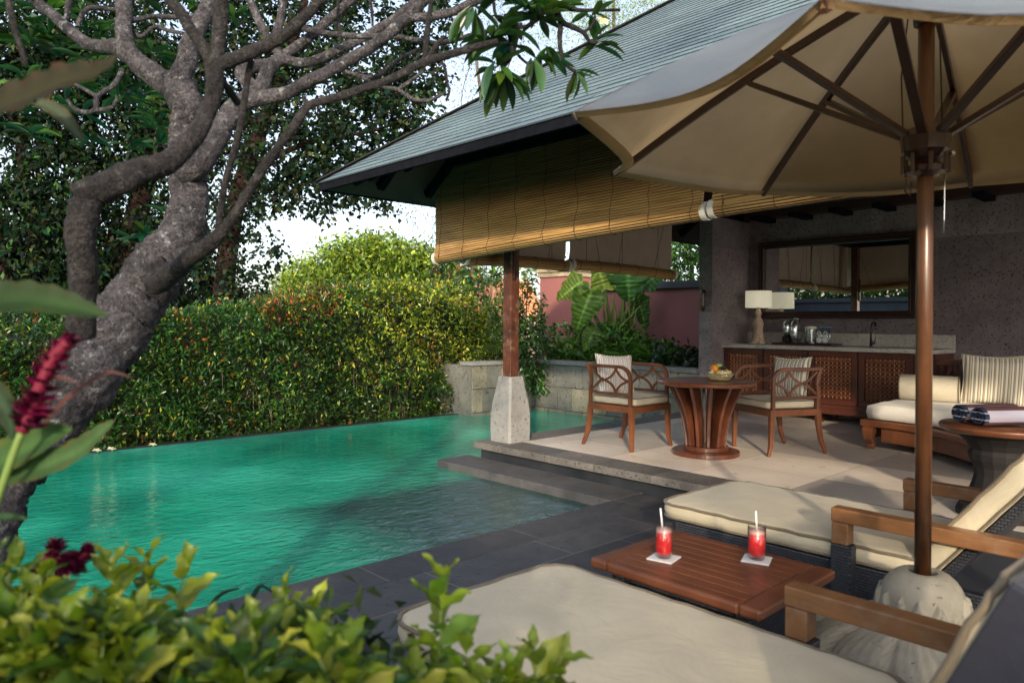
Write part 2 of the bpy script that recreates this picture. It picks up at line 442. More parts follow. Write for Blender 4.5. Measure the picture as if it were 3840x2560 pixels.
M['floor'] = stone('cream_floor_stone', (.68, .60, .53), (.82, .74, .66), (.55, .45, .33), 3, .38, .12, .66, joints=(.9, .9, 0, (0, 0, 0), (.3, .12, 0)), jc=(.36, .28, .2), mortar=.006)
M['basestone'] = stone('pitted_base_stone', (.21, .215, .22), (.31, .31, .31), (.11, .11, .11), 12, .8, .7, .63)
M['paras'] = stone('purple_grey_wall_stone', (.178, .150, .166), (.285, .245, .265), (.075, .060, .075), 12, .8, .5, .60, joints=(1.6, .9, .5, (R(-90), R(-90), 0), (.3, -.75, 0)), jc=(.20, .17, .165), mortar=.004)
M['planter'] = stone('planter_block_stone', (.165, .16, .125), (.29, .275, .22), (.10, .095, .08), 7, .85, .6, .62)
M['planter_dark'] = stone('planter_dark_stone', (.11, .115, .11), (.20, .20, .185), (.05, .05, .05), 7, .85, .6, .62)
M['cap'] = stone('cap_stone', (.15, .155, .16), (.26, .26, .26), (.09, .09, .09), 9, .8, .4, .64)
M['capbeige'] = stone('beige_cap_stone', (.28, .23, .16), (.46, .39, .28), (.12, .09, .06), 9, .85, .6, .6)
M['maroon'] = stone('maroon_plaster', (.265, .10, .10), (.32, .128, .125), None, 2.2, .9, .15)
M['darkcap'] = stone('dark_wall_cap', (.035, .04, .05), (.07, .075, .09), None, 6, .8, .2)
M['counter'] = stone('grey_counter_stone', (.34, .33, .32), (.52, .50, .47), (.2, .19, .19), 14, .4, .15, .6)
M['carved'] = stone('carved_white_stone', (.29, .265, .205), (.38, .35, .28), (.18, .15, .11), 14, .85, .5, .66, world=False)
M['terracotta'] = stone('terracotta_roof', (.42, .17, .08), (.62, .28, .14), None, 5, .85, .3)
M['soil'] = stone('dark_soil', (.03, .022, .015), (.07, .05, .035), None, 8, .95, .8)
M['ground'] = stone('earth_ground', (.05, .06, .03), (.11, .11, .06), None, 1.2, .95, .5)
M['cushion'] = fabric('beige_canvas', (.555, .49, .355), .05, dirt=.12)
M['piping'] = fabric('khaki_piping', (.17, .135, .09), .1)
M['seat'] = fabric('seat_canvas', (.56, .50, .38), .06)
M['white_linen'] = fabric('white_linen', (.72, .70, .66), .05, bs=.2)
M['plainpillow'] = fabric('cream_pillow_cloth', (.62, .56, .44), .06)
def m_canopy():
    m = fabric('canopy_canvas', (.58, .40, .205), .06, trans=.42, dirt=.15); t = m.node_tree
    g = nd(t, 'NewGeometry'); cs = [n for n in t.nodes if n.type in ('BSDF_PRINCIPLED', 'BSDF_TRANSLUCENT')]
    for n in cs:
        src = n.inputs[0].links[0].from_socket; c = mixc(t, g.outputs['Backfacing'], src, (.24, .285, .33)); L_(t, c, n.inputs[0])  # skylight in the colour: outer side blue, underside tan, though one cloth
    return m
M['canopy'] = m_canopy()
M['lining'] = fabric('cream_blind_lining', (.62, .53, .44), .06, trans=.3, world=True)
M['whitetrim'] = fabric('white_cloth_trim', (.72, .70, .66), .05)
M['striped'] = stripes('striped_cloth', [(3, (.74, .70, .60)), (1, (.14, .14, .15)), (1.5, (.55, .42, .25)), (1, (.66, .63, .55)), (1.2, (.20, .24, .23)), (2.4, (.76, .72, .62)), (.8, (.10, .10, .12)), (1.2, (.5, .38, .24)), (.8, (.16, .2, .2))], .085)
M['striped_pale'] = stripes('pale_striped_cloth', [(3, (.80, .77, .72)), (.8, (.25, .2, .25)), (1.5, (.78, .74, .7)), (1, (.5, .42, .36)), (2.5, (.82, .79, .75)), (.7, (.22, .2, .26))], .055)
M['towel'] = stripes('striped_towel', [(5, (.62, .58, .68)), (7, (.15, .07, .075)), (4, (.6, .56, .66))], .135, axis=2)
M['towel_navy'] = stripes('navy_towel', [(3, (.02, .03, .07)), (1, (.5, .52, .6)), (2, (.03, .04, .08))], .045, axis=2)
M['leaf'] = leafmat('leaf_surface')
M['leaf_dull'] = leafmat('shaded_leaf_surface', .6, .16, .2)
M['leaf_gloss'] = leafmat('glossy_leaf_surface', .28, .25, .6)
M['leaf_fg'] = leafmat('bright_leaf_surface', .4, .4, .5)
M['petal'] = leafmat('petal_surface', .5, .3, .3)
M['chrome'] = plain('brushed_steel', (.55, .56, .57), .25, 1, .05)
M['silver'] = plain('silver_shell', (.55, .57, .58), .22, .85, .05, bs=0)
M['steel_dark'] = plain('dark_chrome', (.12, .12, .14), .15, 1, .1)
M['blackpl'] = plain('black_plastic', (.012, .012, .015), .25)
M['whitepl'] = plain('white_paint', (.75, .75, .74), .4)
M['bluecap'] = plain('blue_cap', (.06, .22, .42), .35)
M['tray'] = plain('maroon_lacquer', (.055, .008, .015), .25, coat=.5)
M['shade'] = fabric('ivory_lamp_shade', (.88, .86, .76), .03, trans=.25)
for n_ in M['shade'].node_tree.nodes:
    if n_.type == 'BSDF_PRINCIPLED': n_.inputs['Emission Color'].default_value = (1, .93, .74, 1); n_.inputs['Emission Strength'].default_value = .34  # faint glow added to the cloth to brighten the shade; no bulb inside
M['rope'] = plain('dark_cord', (.07, .045, .03), .9)
M['straw'] = plain('white_straw', (.85, .85, .84), .35)
M['glass'] = glassmat('clear_glass')
M['bottleglass'] = glassmat('bottle_glass', (.85, .93, .97))
M['mirror'] = plain('silvered_mirror', (.82, .83, .82), .012, 1, .01, bs=0)
M['orangefruit'] = plain('orange_peel', (.75, .27, .03), .45, sc=60, bs=.2)
M['yellowfruit'] = plain('yellow_fruit', (.72, .50, .12), .45)
M['greenfruit'] = plain('green_apple', (.42, .52, .10), .3)
M['grape'] = plain('black_grape', (.012, .012, .03), .2, coat=.4)
M['petalwhite'] = plain('frangipani_petal', (.82, .76, .50), .6)
M['bark'] = None

def m_lampwood():
    m, t, p, o = nt('carved_lamp_wood')
    w = nd(t, 'TexWave', wave_type='RINGS', rings_direction='SPHERICAL'); w.inputs['Scale'].default_value = 9; w.inputs['Distortion'].default_value = 9; w.inputs['Detail'].default_value = 3
    L_(t, coords(t, (3, 3, 3)), w.inputs['Vector'])
    L_(t, ramp(t, w.outputs['Fac'], [(.1, (.20, .12, .08)), (.45, (.50, .36, .26)), (.8, (.66, .53, .42))]), p.inputs['Base Color'])
    p.inputs['Roughness'].default_value = .7; bump(t, p, w.outputs['Fac'], .5, .004); return m
M['lampwood'] = m_lampwood()

def m_juice():
    m, t, p, o = nt('watermelon_juice')
    sp = nd(t, 'SeparateXYZ'); g = nd(t, 'TexCoord'); L_(t, g.outputs['Object'], sp.inputs[0])
    mr = nd(t, 'MapRange'); L_(t, sp.outputs[2], mr.inputs[0]); mr.inputs[1].default_value = .01; mr.inputs[2].default_value = .12
    n = noise(t, coords(t), 60, 4)
    a = nd(t, 'Math', operation='ADD'); L_(t, mr.outputs[0], a.inputs[0]); b2 = nd(t, 'Math', operation='MULTIPLY'); L_(t, n, b2.inputs[0]); b2.inputs[1].default_value = .12; L_(t, b2.outputs[0], a.inputs[1])
    L_(t, ramp(t, a.outputs[0], [(0, (.62, .008, .012)), (.6, (.76, .022, .024)), (.93, (.86, .06, .05)), (.98, (.95, .42, .34)), (1, (.95, .55, .45))]), p.inputs['Base Color'])
    p.inputs['Roughness'].default_value = .25; p.inputs['Subsurface Weight'].default_value = .3; p.inputs['Subsurface Radius'].default_value = (.02, .004, .003); p.inputs['Subsurface Scale'].default_value = .5
    return m
M['juice'] = m_juice()

def m_wicker(name, c1=(.014, .016, .024), c2=(.055, .06, .075), s=26):
    m, t, p, o = nt(name)
    co = coords(t, (1, 1, 1))
    sp = nd(t, 'SeparateXYZ'); L_(t, co, sp.inputs[0])
    ad = nd(t, 'Math', operation='ADD'); L_(t, sp.outputs[0], ad.inputs[0]); L_(t, sp.outputs[1], ad.inputs[1])
    cb = nd(t, 'CombineXYZ'); L_(t, ad.outputs[0], cb.inputs[0]); L_(t, sp.outputs[2], cb.inputs[1])
    bt = nd(t, 'TexBrick', offset=.5); bt.inputs['Scale'].default_value = s; bt.inputs['Brick Width'].default_value = .62; bt.inputs['Row Height'].default_value = .36
    bt.inputs['Mortar Size'].default_value = .07; bt.inputs['Mortar Smooth'].default_value = 1
    L_(t, cb.outputs[0], bt.inputs['Vector'])
    bt.inputs['Color1'].default_value = (*c2, 1); bt.inputs['Color2'].default_value = (*[x*.7 for x in c2], 1); bt.inputs['Mortar'].default_value = (*c1, 1)
    L_(t, bt.outputs['Color'], p.inputs['Base Color']); p.inputs['Roughness'].default_value = .35
    iv = nd(t, 'Math', operation='SUBTRACT'); iv.inputs[0].default_value = 1; L_(t, bt.outputs['Fac'], iv.inputs[1])
    bump(t, p, iv.outputs[0], .9, .006); return m
M['latticewood'] = wood('lattice_wood', (.16, .055, .02), (.42, .17, .065), rough=.28, coat=.5)
M['wicker'] = m_wicker('black_wicker')
M['sling'] = fabric('navy_sling_cloth', (.022, .024, .040), .2)
M['basket'] = m_wicker('straw_basket', (.25, .16, .05), (.72, .56, .28), 40)

M['groove'] = plain('dark_slat_gap', (.035, .018, .008), .9)
def m_bamboo(name, along):
    m, t, p, o = nt(name)
    sc = [55, 55, 55]; sc[along] = .9; sc2 = [8, 8, 8]; sc2[along] = 1.2
    n = noise(t, coords(t, tuple(sc), True), 2.0, 3, .5); n2 = noise(t, coords(t, tuple(sc2), True), .8, 4)
    c = ramp(t, n, [(.25, (.31, .155, .06)), (.45, (.58, .355, .145)), (.6, (.72, .47, .20)), (.8, (.46, .28, .115))])
    c = mixc(t, 1, c, ramp(t, n2, [(.3, (.7, .66, .6)), (.7, (1.2, 1.15, 1.05))]), 'MULTIPLY')
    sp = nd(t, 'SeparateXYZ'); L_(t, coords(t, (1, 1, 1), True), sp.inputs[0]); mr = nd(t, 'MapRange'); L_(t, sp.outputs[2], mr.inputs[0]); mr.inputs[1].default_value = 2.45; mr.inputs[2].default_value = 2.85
    c = mixc(t, mr.outputs[0], c, mixc(t, 1, c, (.80, .36, .40), 'MULTIPLY'))  # upper slats painted darker and redder to counter green light off the pool
    L_(t, c, p.inputs['Base Color']); p.inputs['Roughness'].default_value = .42; p.inputs['Coat Weight'].default_value = .15
    tr = nd(t, 'BsdfTranslucent'); L_(t, c, tr.inputs[0]); mx = nd(t, 'MixShader'); mx.inputs[0].default_value = .15
    L_(t, p.outputs[0], mx.inputs[1]); L_(t, tr.outputs[0], mx.inputs[2]); L_(t, mx.outputs[0], o.inputs[0])
    return m
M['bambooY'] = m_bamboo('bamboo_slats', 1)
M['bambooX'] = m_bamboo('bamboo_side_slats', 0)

def m_bark(name, a, b, lichen, sc=1.0, crack=1.0):
    m, t, p, o = nt(name)
    co = coords(t, (sc, sc, sc))
    n = noise(t, co, 7, 8, .7, .3); n2 = noise(t, co, 22, 5, .7); n3 = noise(t, coords(t, (sc, sc, sc), loc=(5, 5, 5)), 24, 6, .75)
    c = ramp(t, n, [(.38, a), (.60, b)])
    c = mixc(t, 1, c, ramp(t, noise(t, coords(t, (1, 1, 1), loc=(2, 7, 1)), 60, 4, .7), [(.35, (.45, .45, .47)), (.62, (1.25, 1.22, 1.2))]), 'MULTIPLY')
    c = mixc(t, ramp(t, n3, [(.56, (0, 0, 0)), (.66, (.75, .75, .75))]), c, lichen)
    L_(t, c, p.inputs['Base Color']); p.inputs['Roughness'].default_value = .9
    vo = nd(t, 'TexVoronoi', feature='DISTANCE_TO_EDGE', Scale=34.0*crack); L_(t, mixv(t, coords(t, (1, 1, .45)), noise_c(t, co, 14), .3), vo.inputs['Vector'])
    ck = ramp(t, vo.outputs['Distance'], [(.0, (0, 0, 0)), (.10, (1, 1, 1))])
    c = mixc(t, 1, c, mixc(t, ck, (.62, .60, .62), (1, 1, 1)), 'MULTIPLY'); L_(t, c, p.inputs['Base Color'])
    nb = bump(t, p, n, 1.0, .045); kk = nd(t, 'Bump', Strength=.8, Distance=.014); L_(t, ck, kk.inputs['Height']); L_(t, nb, kk.inputs['Normal']); nb = kk.outputs[0]
    k = nd(t, 'Bump', Strength=1.0, Distance=.018); L_(t, n2, k.inputs['Height']); L_(t, nb, k.inputs['Normal']); L_(t, k.outputs[0], p.inputs['Normal'])
    return m
M['bark'] = m_bark('frangipani_bark', (.026, .025, .032), (.12, .113, .125), (.34, .37, .38))
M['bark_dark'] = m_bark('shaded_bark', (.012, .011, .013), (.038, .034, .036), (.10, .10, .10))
M['bark_red'] = m_bark('reddish_bark', (.035, .013, .011), (.085, .032, .026), (.07, .045, .04))
M['bark_grey'] = m_bark('grey_bark', (.10, .08, .06), (.25, .2, .16), (.3, .28, .24))

def m_water():
    m, t, p, o = nt('pool_water')
    co = coords(t, (1, 1, 1), True)
    n = noise(t, coords(t, (1, .8, 1), True), .55, 4, .5, .3)
    c = ramp(t, n, [(.32, (.005, .225, .145)), (.5, (.012, .35, .225)), (.66, (.045, .53, .36))])
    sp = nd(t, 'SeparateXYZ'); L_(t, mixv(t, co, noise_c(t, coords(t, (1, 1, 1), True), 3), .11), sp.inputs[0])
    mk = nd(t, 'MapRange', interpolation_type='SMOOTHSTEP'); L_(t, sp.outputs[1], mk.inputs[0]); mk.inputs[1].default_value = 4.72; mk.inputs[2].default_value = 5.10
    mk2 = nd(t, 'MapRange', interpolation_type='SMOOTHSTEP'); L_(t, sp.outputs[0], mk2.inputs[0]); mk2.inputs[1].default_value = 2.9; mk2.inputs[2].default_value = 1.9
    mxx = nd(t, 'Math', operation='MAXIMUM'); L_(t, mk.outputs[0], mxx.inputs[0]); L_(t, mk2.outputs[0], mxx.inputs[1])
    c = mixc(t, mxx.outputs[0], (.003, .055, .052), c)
    L_(t, c, p.inputs['Base Color']); p.inputs['Roughness'].default_value = .035; p.inputs['IOR'].default_value = 1.65
    w1 = noise(t, coords(t, (1.0, 1.7, 1), True, (0, 0, R(40))), 5.5, 4, .6, .8)
    w2 = noise(t, coords(t, (1.0, 2.2, 1), True, (0, 0, R(25))), 26, 3, .6, .2)
    a = nd(t, 'Bump', Strength=.55, Distance=.045); L_(t, w1, a.inputs['Height'])
    b = nd(t, 'Bump', Strength=.30, Distance=.008); L_(t, w2, b.inputs['Height']); L_(t, a.outputs[0], b.inputs['Normal'])
    L_(t, b.outputs[0], p.inputs['Normal']); return m
M['water'] = m_water()

def m_shingle():
    m, t, p, o = nt('slate_shingles')
    co = coords(t, (1, 1, 1), True)
    n = noise(t, co, 45, 5, .7); n2 = noise(t, co, 1.2, 4)
    c = ramp(t, n, [(.3, (.075, .115, .138)), (.7, (.18, .26, .30))])
    c = mixc(t, 1, c, ramp(t, n2, [(.3, (.8, .82, .85)), (.7, (1.18, 1.16, 1.1))]), 'MULTIPLY')
    a = nd(t, 'Attribute', attribute_name='Col')
    c = mixc(t, 1, c, a.outputs['Color'], 'MULTIPLY')
    L_(t, c, p.inputs['Base Color']); p.inputs['Roughness'].default_value = .75; bump(t, p, n, .5, .006); return m
M['shingle'] = m_shingle()
# ------------------------------------------------------------------ setting
def structure(name, mb, mat, bevel=0):
    o = mb.build(name, mat, bevel=bevel); return tag(o, kind='structure')
ZT = .17            # terrace level; pool deck is z 0, water -.08
structure('ground', MB().box((-160, -160, -1.6), (260, 260, -.62)), M['ground'])
structure('pool_floor', MB().box((-7, 3.6, -.612), (9.3, 9.5, -.5)), M['riser'])
b = MB(); b.box((-7, -7, -.5), (5.02, 3.385, 0)); structure('pool_deck', b, M['andesite'])
b = MB(); b.box((-7, 3.39, -.5), (5.02, 3.722, 0)); structure('pool_coping', b, M['coping'], .004)
b = MB(); b.box((4.647, 3.727, -.5), (5.08, 6.07, -.001)); structure('pool_step', b, M['stepstone'], .005)
b = MB(); b.box((5.10, -7, -.5), (13, 5.88, .095)); structure('terrace_riser', b, M['riser'])
b = MB(); b.box((5.03, -7, .098), (5.40, 5.925, ZT)); b.box((5.402, 5.56, .098), (9.03, 5.925, ZT)); structure('terrace_coping', b, M['copelight'], .006)
b = MB(); b.box((5.403, -7, .098), (10.1, 5.557, ZT-.001)); structure('terrace_floor', b, M['floor'])
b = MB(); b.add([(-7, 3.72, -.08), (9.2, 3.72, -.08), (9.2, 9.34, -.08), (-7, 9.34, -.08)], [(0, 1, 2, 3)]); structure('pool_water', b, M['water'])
b = MB(); b.box((-7, 9.30, -.60), (9.03, 9.45, -.073)); structure('infinity_edge', b, M['riser'], .01)
b = MB(); b.box((-7.2, 3.4, -.6), (-7, 9.5, .12)); structure('pool_end_wall', b, M['andesite'])
b = MB(); b.box((9.3, 5.7, -.6), (10.98, 13, .72)); b.box((7.76, 9.25, -.6), (9.29, 13, .72)); structure('planting_soil', b, M['soil'])

# planter wall with blocks
pw = thing('planter_wall', 'low planter wall of mottled grey stone blocks behind the pool', 'wall', (9.03, 7.5, -.5))
b = MB(); b.box((9.05, 5.67, -.55), (9.28, 9.2, .74)); b.box((7.57, 8.985, -.55), (9.05, 9.2, .74)); b.box((7.57, 9.2, -.55), (7.75, 12.9, .74)); b.build('core', M['planter_dark'], pw)
rn = random.Random(3)
b1, b2 = MB(), MB()
def blocks(mk, n0, n1, z0=-.5, z1=.74, h=.385):
    z = z1
    row = 0
    while z > z0:
        zl = max(z0, z-h)
        x = n0 - (.15 if row % 2 else 0)
        while x < n1:
            w = rn.choice([.32, .34, .37, .40]); a, c = max(x, n0), min(x+w, n1)
            if c-a > .03: mk((b1 if rn.random() < .55 else b2), a+.006, c-.006, zl+.006, z-.006, rn.choice([0, .003, .008, .013]))
            x += w
        z = zl; row += 1
blocks(lambda m, a, c, z0, z1, o: m.box((9.03-o, a, z0), (9.0505, c, z1)), 5.67, 8.97)
blocks(lambda m, a, c, z0, z1, o: m.box((a, 8.96-o, z0), (c, 8.9855, z1)), 7.57, 9.03)
b1.build('stone_block', M['planter'], pw, bevel=.004); b2.build('stone_block', M['planter_dark'], pw, bevel=.004)
b = MB(); b.prism([(8.99, 5.67), (9.32, 5.67), (9.32, 9.24), (7.53, 9.24), (7.53, 8.92), (8.99, 8.92)], .742, .805); b.build('coping', M['cap'], pw, bevel=.006)

# ------------------------------------------------------------------ pavilion
pv = thing('pavilion', 'open pool pavilion with a slate hip roof and a purple grey stone back wall', 'pavilion', (8, 1, ZT))
EX, EY, EZ, SL = 3.58, 6.70, 2.85, .72     # eave corner, slope
RX = 7.9                                   # ridge
def roof():
    V = []; F = []; C = []
    step = .088; nrow = int((RX-EX)/step)
    rnd = np.random.default_rng(5)
    def strip(p0, p1, q0, q1, out):
        # butt-lapped course: lower edge lifted a little
        n = max(2, int((Vector(p1)-Vector(p0)).length/.30)); base = len(V)
        P0, P1, Q0, Q1 = map(Vector, (p0, p1, q0, q1))
        for i in range(n):
            for a, b_ in ((i/n, (i+1)/n),):
                c = 1+rnd.normal(0, .07); c = max(.78, min(1.2, c)); lift = .011+abs(rnd.normal(0, .002))
                A = P0.lerp(P1, a); B = P0.lerp(P1, b_); Cc = Q0.lerp(Q1, b_); D = Q0.lerp(Q1, a)
                u = Vector((0, 0, lift)); k = len(V)
                V.extend([A+u, B+u, Cc+Vector((0, 0, .004)), D+Vector((0, 0, .004)), A-Vector((0, 0, .002)), B-Vector((0, 0, .002)), B+u, A+u])
                F.extend([(k, k+1, k+2, k+3), (k+4, k+5, k+6, k+7)]); C.extend([(c, c, c)]*4+[(.22, .22, .24)]*4)  # butt edge painted dark as the shadow line below each course
    for r in range(nrow):
        t0 = r*step; t1 = t0+step
        z0, z1 = EZ+SL*t0, EZ+SL*t1
        strip((EX+t0, -7, z0), (EX+t0, EY-t0, z0), (EX+t1, -7, z1), (EX+t1, EY-t1, z1), 0)
        X2 = 2*RX-EX
        strip((EX+t0, EY-t0, z0), (X2-t0, EY-t0, z0), (EX+t1, EY-t1, z1), (X2-t1, EY-t1, z1), 1)
        strip((X2-t0, EY-t0, z0), (X2-t0, -7, z0), (X2-t1, EY-t1, z1), (X2-t1, -7, z1), 0)
    V = np.array([tuple(v) for v in V]); F = np.array(F); C = np.array(C)
    return np_mesh('roof_shingles', V, F, C, M['shingle'], pv)
roof()
th = RX-EX
b = MB()    # under-roof boarding and fascia
X2 = 2*RX-EX
for d0, nm, mt in ((.03, 'soffit', 'soffit'),):
    z = lambda t: EZ+SL*t-.10
    o = .05
    vs = [(EX+o, -7, z(o)), (EX+o, EY-o, z(o)), (RX, -7, z(th)), (RX, EY-th, z(th)), (X2-o, EY-o, z(o)), (X2-o, -7, z(o))]
    b.add(vs, [(0, 2, 3, 1), (1, 3, 4), (4, 3, 2, 5)])
b.build('soffit', M['soffit'], pv)
b = MB()
b.box((EX+.012, -7, EZ-.075), (EX+.045, EY-.012, EZ-.004)); b.box((EX+.046, EY-.045, EZ-.075), (X2-.05, EY-.012, EZ-.004))
b.build('fascia', M['rafter'], pv)
# hip ridge cap
b = MB(); b.sweep([(EX+t, EY-t, EZ+SL*t+.022) for t in (0, 1, 2, 3, th)], .11, .02, (0.41, -.41, 1)); b.build('hip_cap', M['shingle'], pv)
for y in [EY-.6-.62*k for k in range(0, 20)]:
    t1 = min(th, EY-y) if y > EY-th else th
    if t1 < .3: continue
    b = MB(); b.bar((EX+.22, y, EZ+SL*.22-.145), (EX+t1, y, EZ+SL*t1-.145), .075, .09); b.build('rafter', M['rafter'], pv)
    b = MB(); b.bar((X2-.22, y, EZ+SL*.22-.145), (X2-t1, y, EZ+SL*t1-.145), .075, .09); b.build('rafter', M['rafter'], pv)
for x in [EX+.6+.62*k for k in range(0, 13)]:
    t1 = min(x-EX, X2-x, th)
    if t1 < .3: continue
    b = MB(); b.bar((x, EY-.22, EZ+SL*.22-.145), (x, EY-t1, EZ+SL*t1-.145), .075, .09); b.build('rafter', M['rafter'], pv)
b = MB(); b.bar((EX+.25, EY-.25, EZ+SL*.25-.15), (EX+th, EY-th, EZ+SL*th-.17), .1, .11); b.build('hip_rafter', M['rafter'], pv)
b = MB(); b.box((5.27, -7, 2.98), (5.43, 5.80, 3.16)); b.build('eave_beam', M['rafter'], pv, bevel=.006)
b = MB(); b.box((5.432, 5.63, 2.98), (10.4, 5.79, 3.16)); b.build('eave_beam', M['rafter'], pv, bevel=.006)
# outriggers that carry the blinds
b = MB(); b.box((4.80, -7, 3.12), (4.90, 6.42, 3.24)); b.box((4.902, 5.96, 3.12), (9.3, 6.06, 3.24)); b.build('blind_rail', M['rafter'], pv, bevel=.005)
b = MB()
for y in (5.7, 3.0, .3): b.box((4.901, y-.05, 3.13), (5.268, y+.05, 3.22))
b.build('bracket', M['rafter'], pv)
# back wall, pillar
b = MB(); b.box((10.07, -7, ZT-.3), (10.3, 5.458, 4.6)); b.build('back_wall', M['paras'], pv)
b = MB(); b.box((9.03, 5.46, ZT-.3), (10.4, 5.67, 2.98)); b.build('wall_pier', M['paras'], pv, bevel=.004)
b = MB(); b.box((9.9, -7, 3.0), (10.068, 5.458, 3.12)); b.build('wall_plate', M['soffit'], pv, bevel=.006)
for y in [5.1-.55*k for k in range(14)]:
    b = MB(); b.box((9.55, y-.06, 2.94), (10.066, y+.06, 2.998)); b.build('joist_end', M['rafter'], pv)
# corner column
PX0, PY0 = 5.36, 5.70
b = MB()
prof = [(.315, ZT), (.325, ZT+.12), (.322, ZT+.30), (.295, ZT+.42), (.245, ZT+.57), (.205, ZT+.70)]
vs = []; fs = []
for w, z in prof:
    h = w/2; ch = .02
    vs += [(PX0-h, PY0-h+ch, z), (PX0-h+ch, PY0-h, z), (PX0+h-ch, PY0-h, z), (PX0+h, PY0-h+ch, z), (PX0+h, PY0+h-ch, z), (PX0+h-ch, PY0+h, z), (PX0-h+ch, PY0+h, z), (PX0-h, PY0+h-ch, z)]
for i in range(len(prof)-1):
    for k in range(8): fs.append((i*8+k, i*8+(k+1) % 8, (i+1)*8+(k+1) % 8, (i+1)*8+k))
fs.append(tuple((len(prof)-1)*8+k for k in range(8)))
b.add(vs, fs); b.build('column_base', M['basestone'], pv, bevel=.006)
b = MB(); b.box((PX0-.062, PY0-.062, ZT+.70), (PX0+.062, PY0+.062, 2.98)); post = b.build('column', M['postwood'], pv, bevel=.006)
b = MB(); b.bar((PX0-.02, PY0-.075, 1.92), (PX0-.02, PY0-.075, 2.36), .035, .022, (0, 1, 0)); b.build('cleat_board', M['darkwood'], post, bevel=.004)
# second column, seen in the mirror and past the frame edge
b = MB(); b.box((PX0-.062, -1.2, ZT), (PX0+.062, -1.076, 2.98)); b.build('column', M['postwood'], pv, bevel=.006)

# carved wooden hook on the pier
hk = thing('wall_hook', 'small carved wooden hook fixed to the narrow stone pier', 'hook', (9.0, 5.58, 1.66))
b = MB(); b.lathe([(.001, 1.62), (.028, 1.66), (.036, 1.74), (.02, 1.80), (.034, 1.86), (.03, 1.92), (.001, 1.95)], (8.995, 5.585, 0), 10); b.build('back_plate', M['darkwood'], hk)
b = MB(); b.tube([(8.965, 5.575, 1.66), (8.945, 5.575, 1.72), (8.965, 5.575, 1.79), (8.942, 5.575, 1.86), (8.96, 5.575, 1.93)], [.012, .02, .012, .018, .008], 8); b.build('peg', M['teak'], hk)

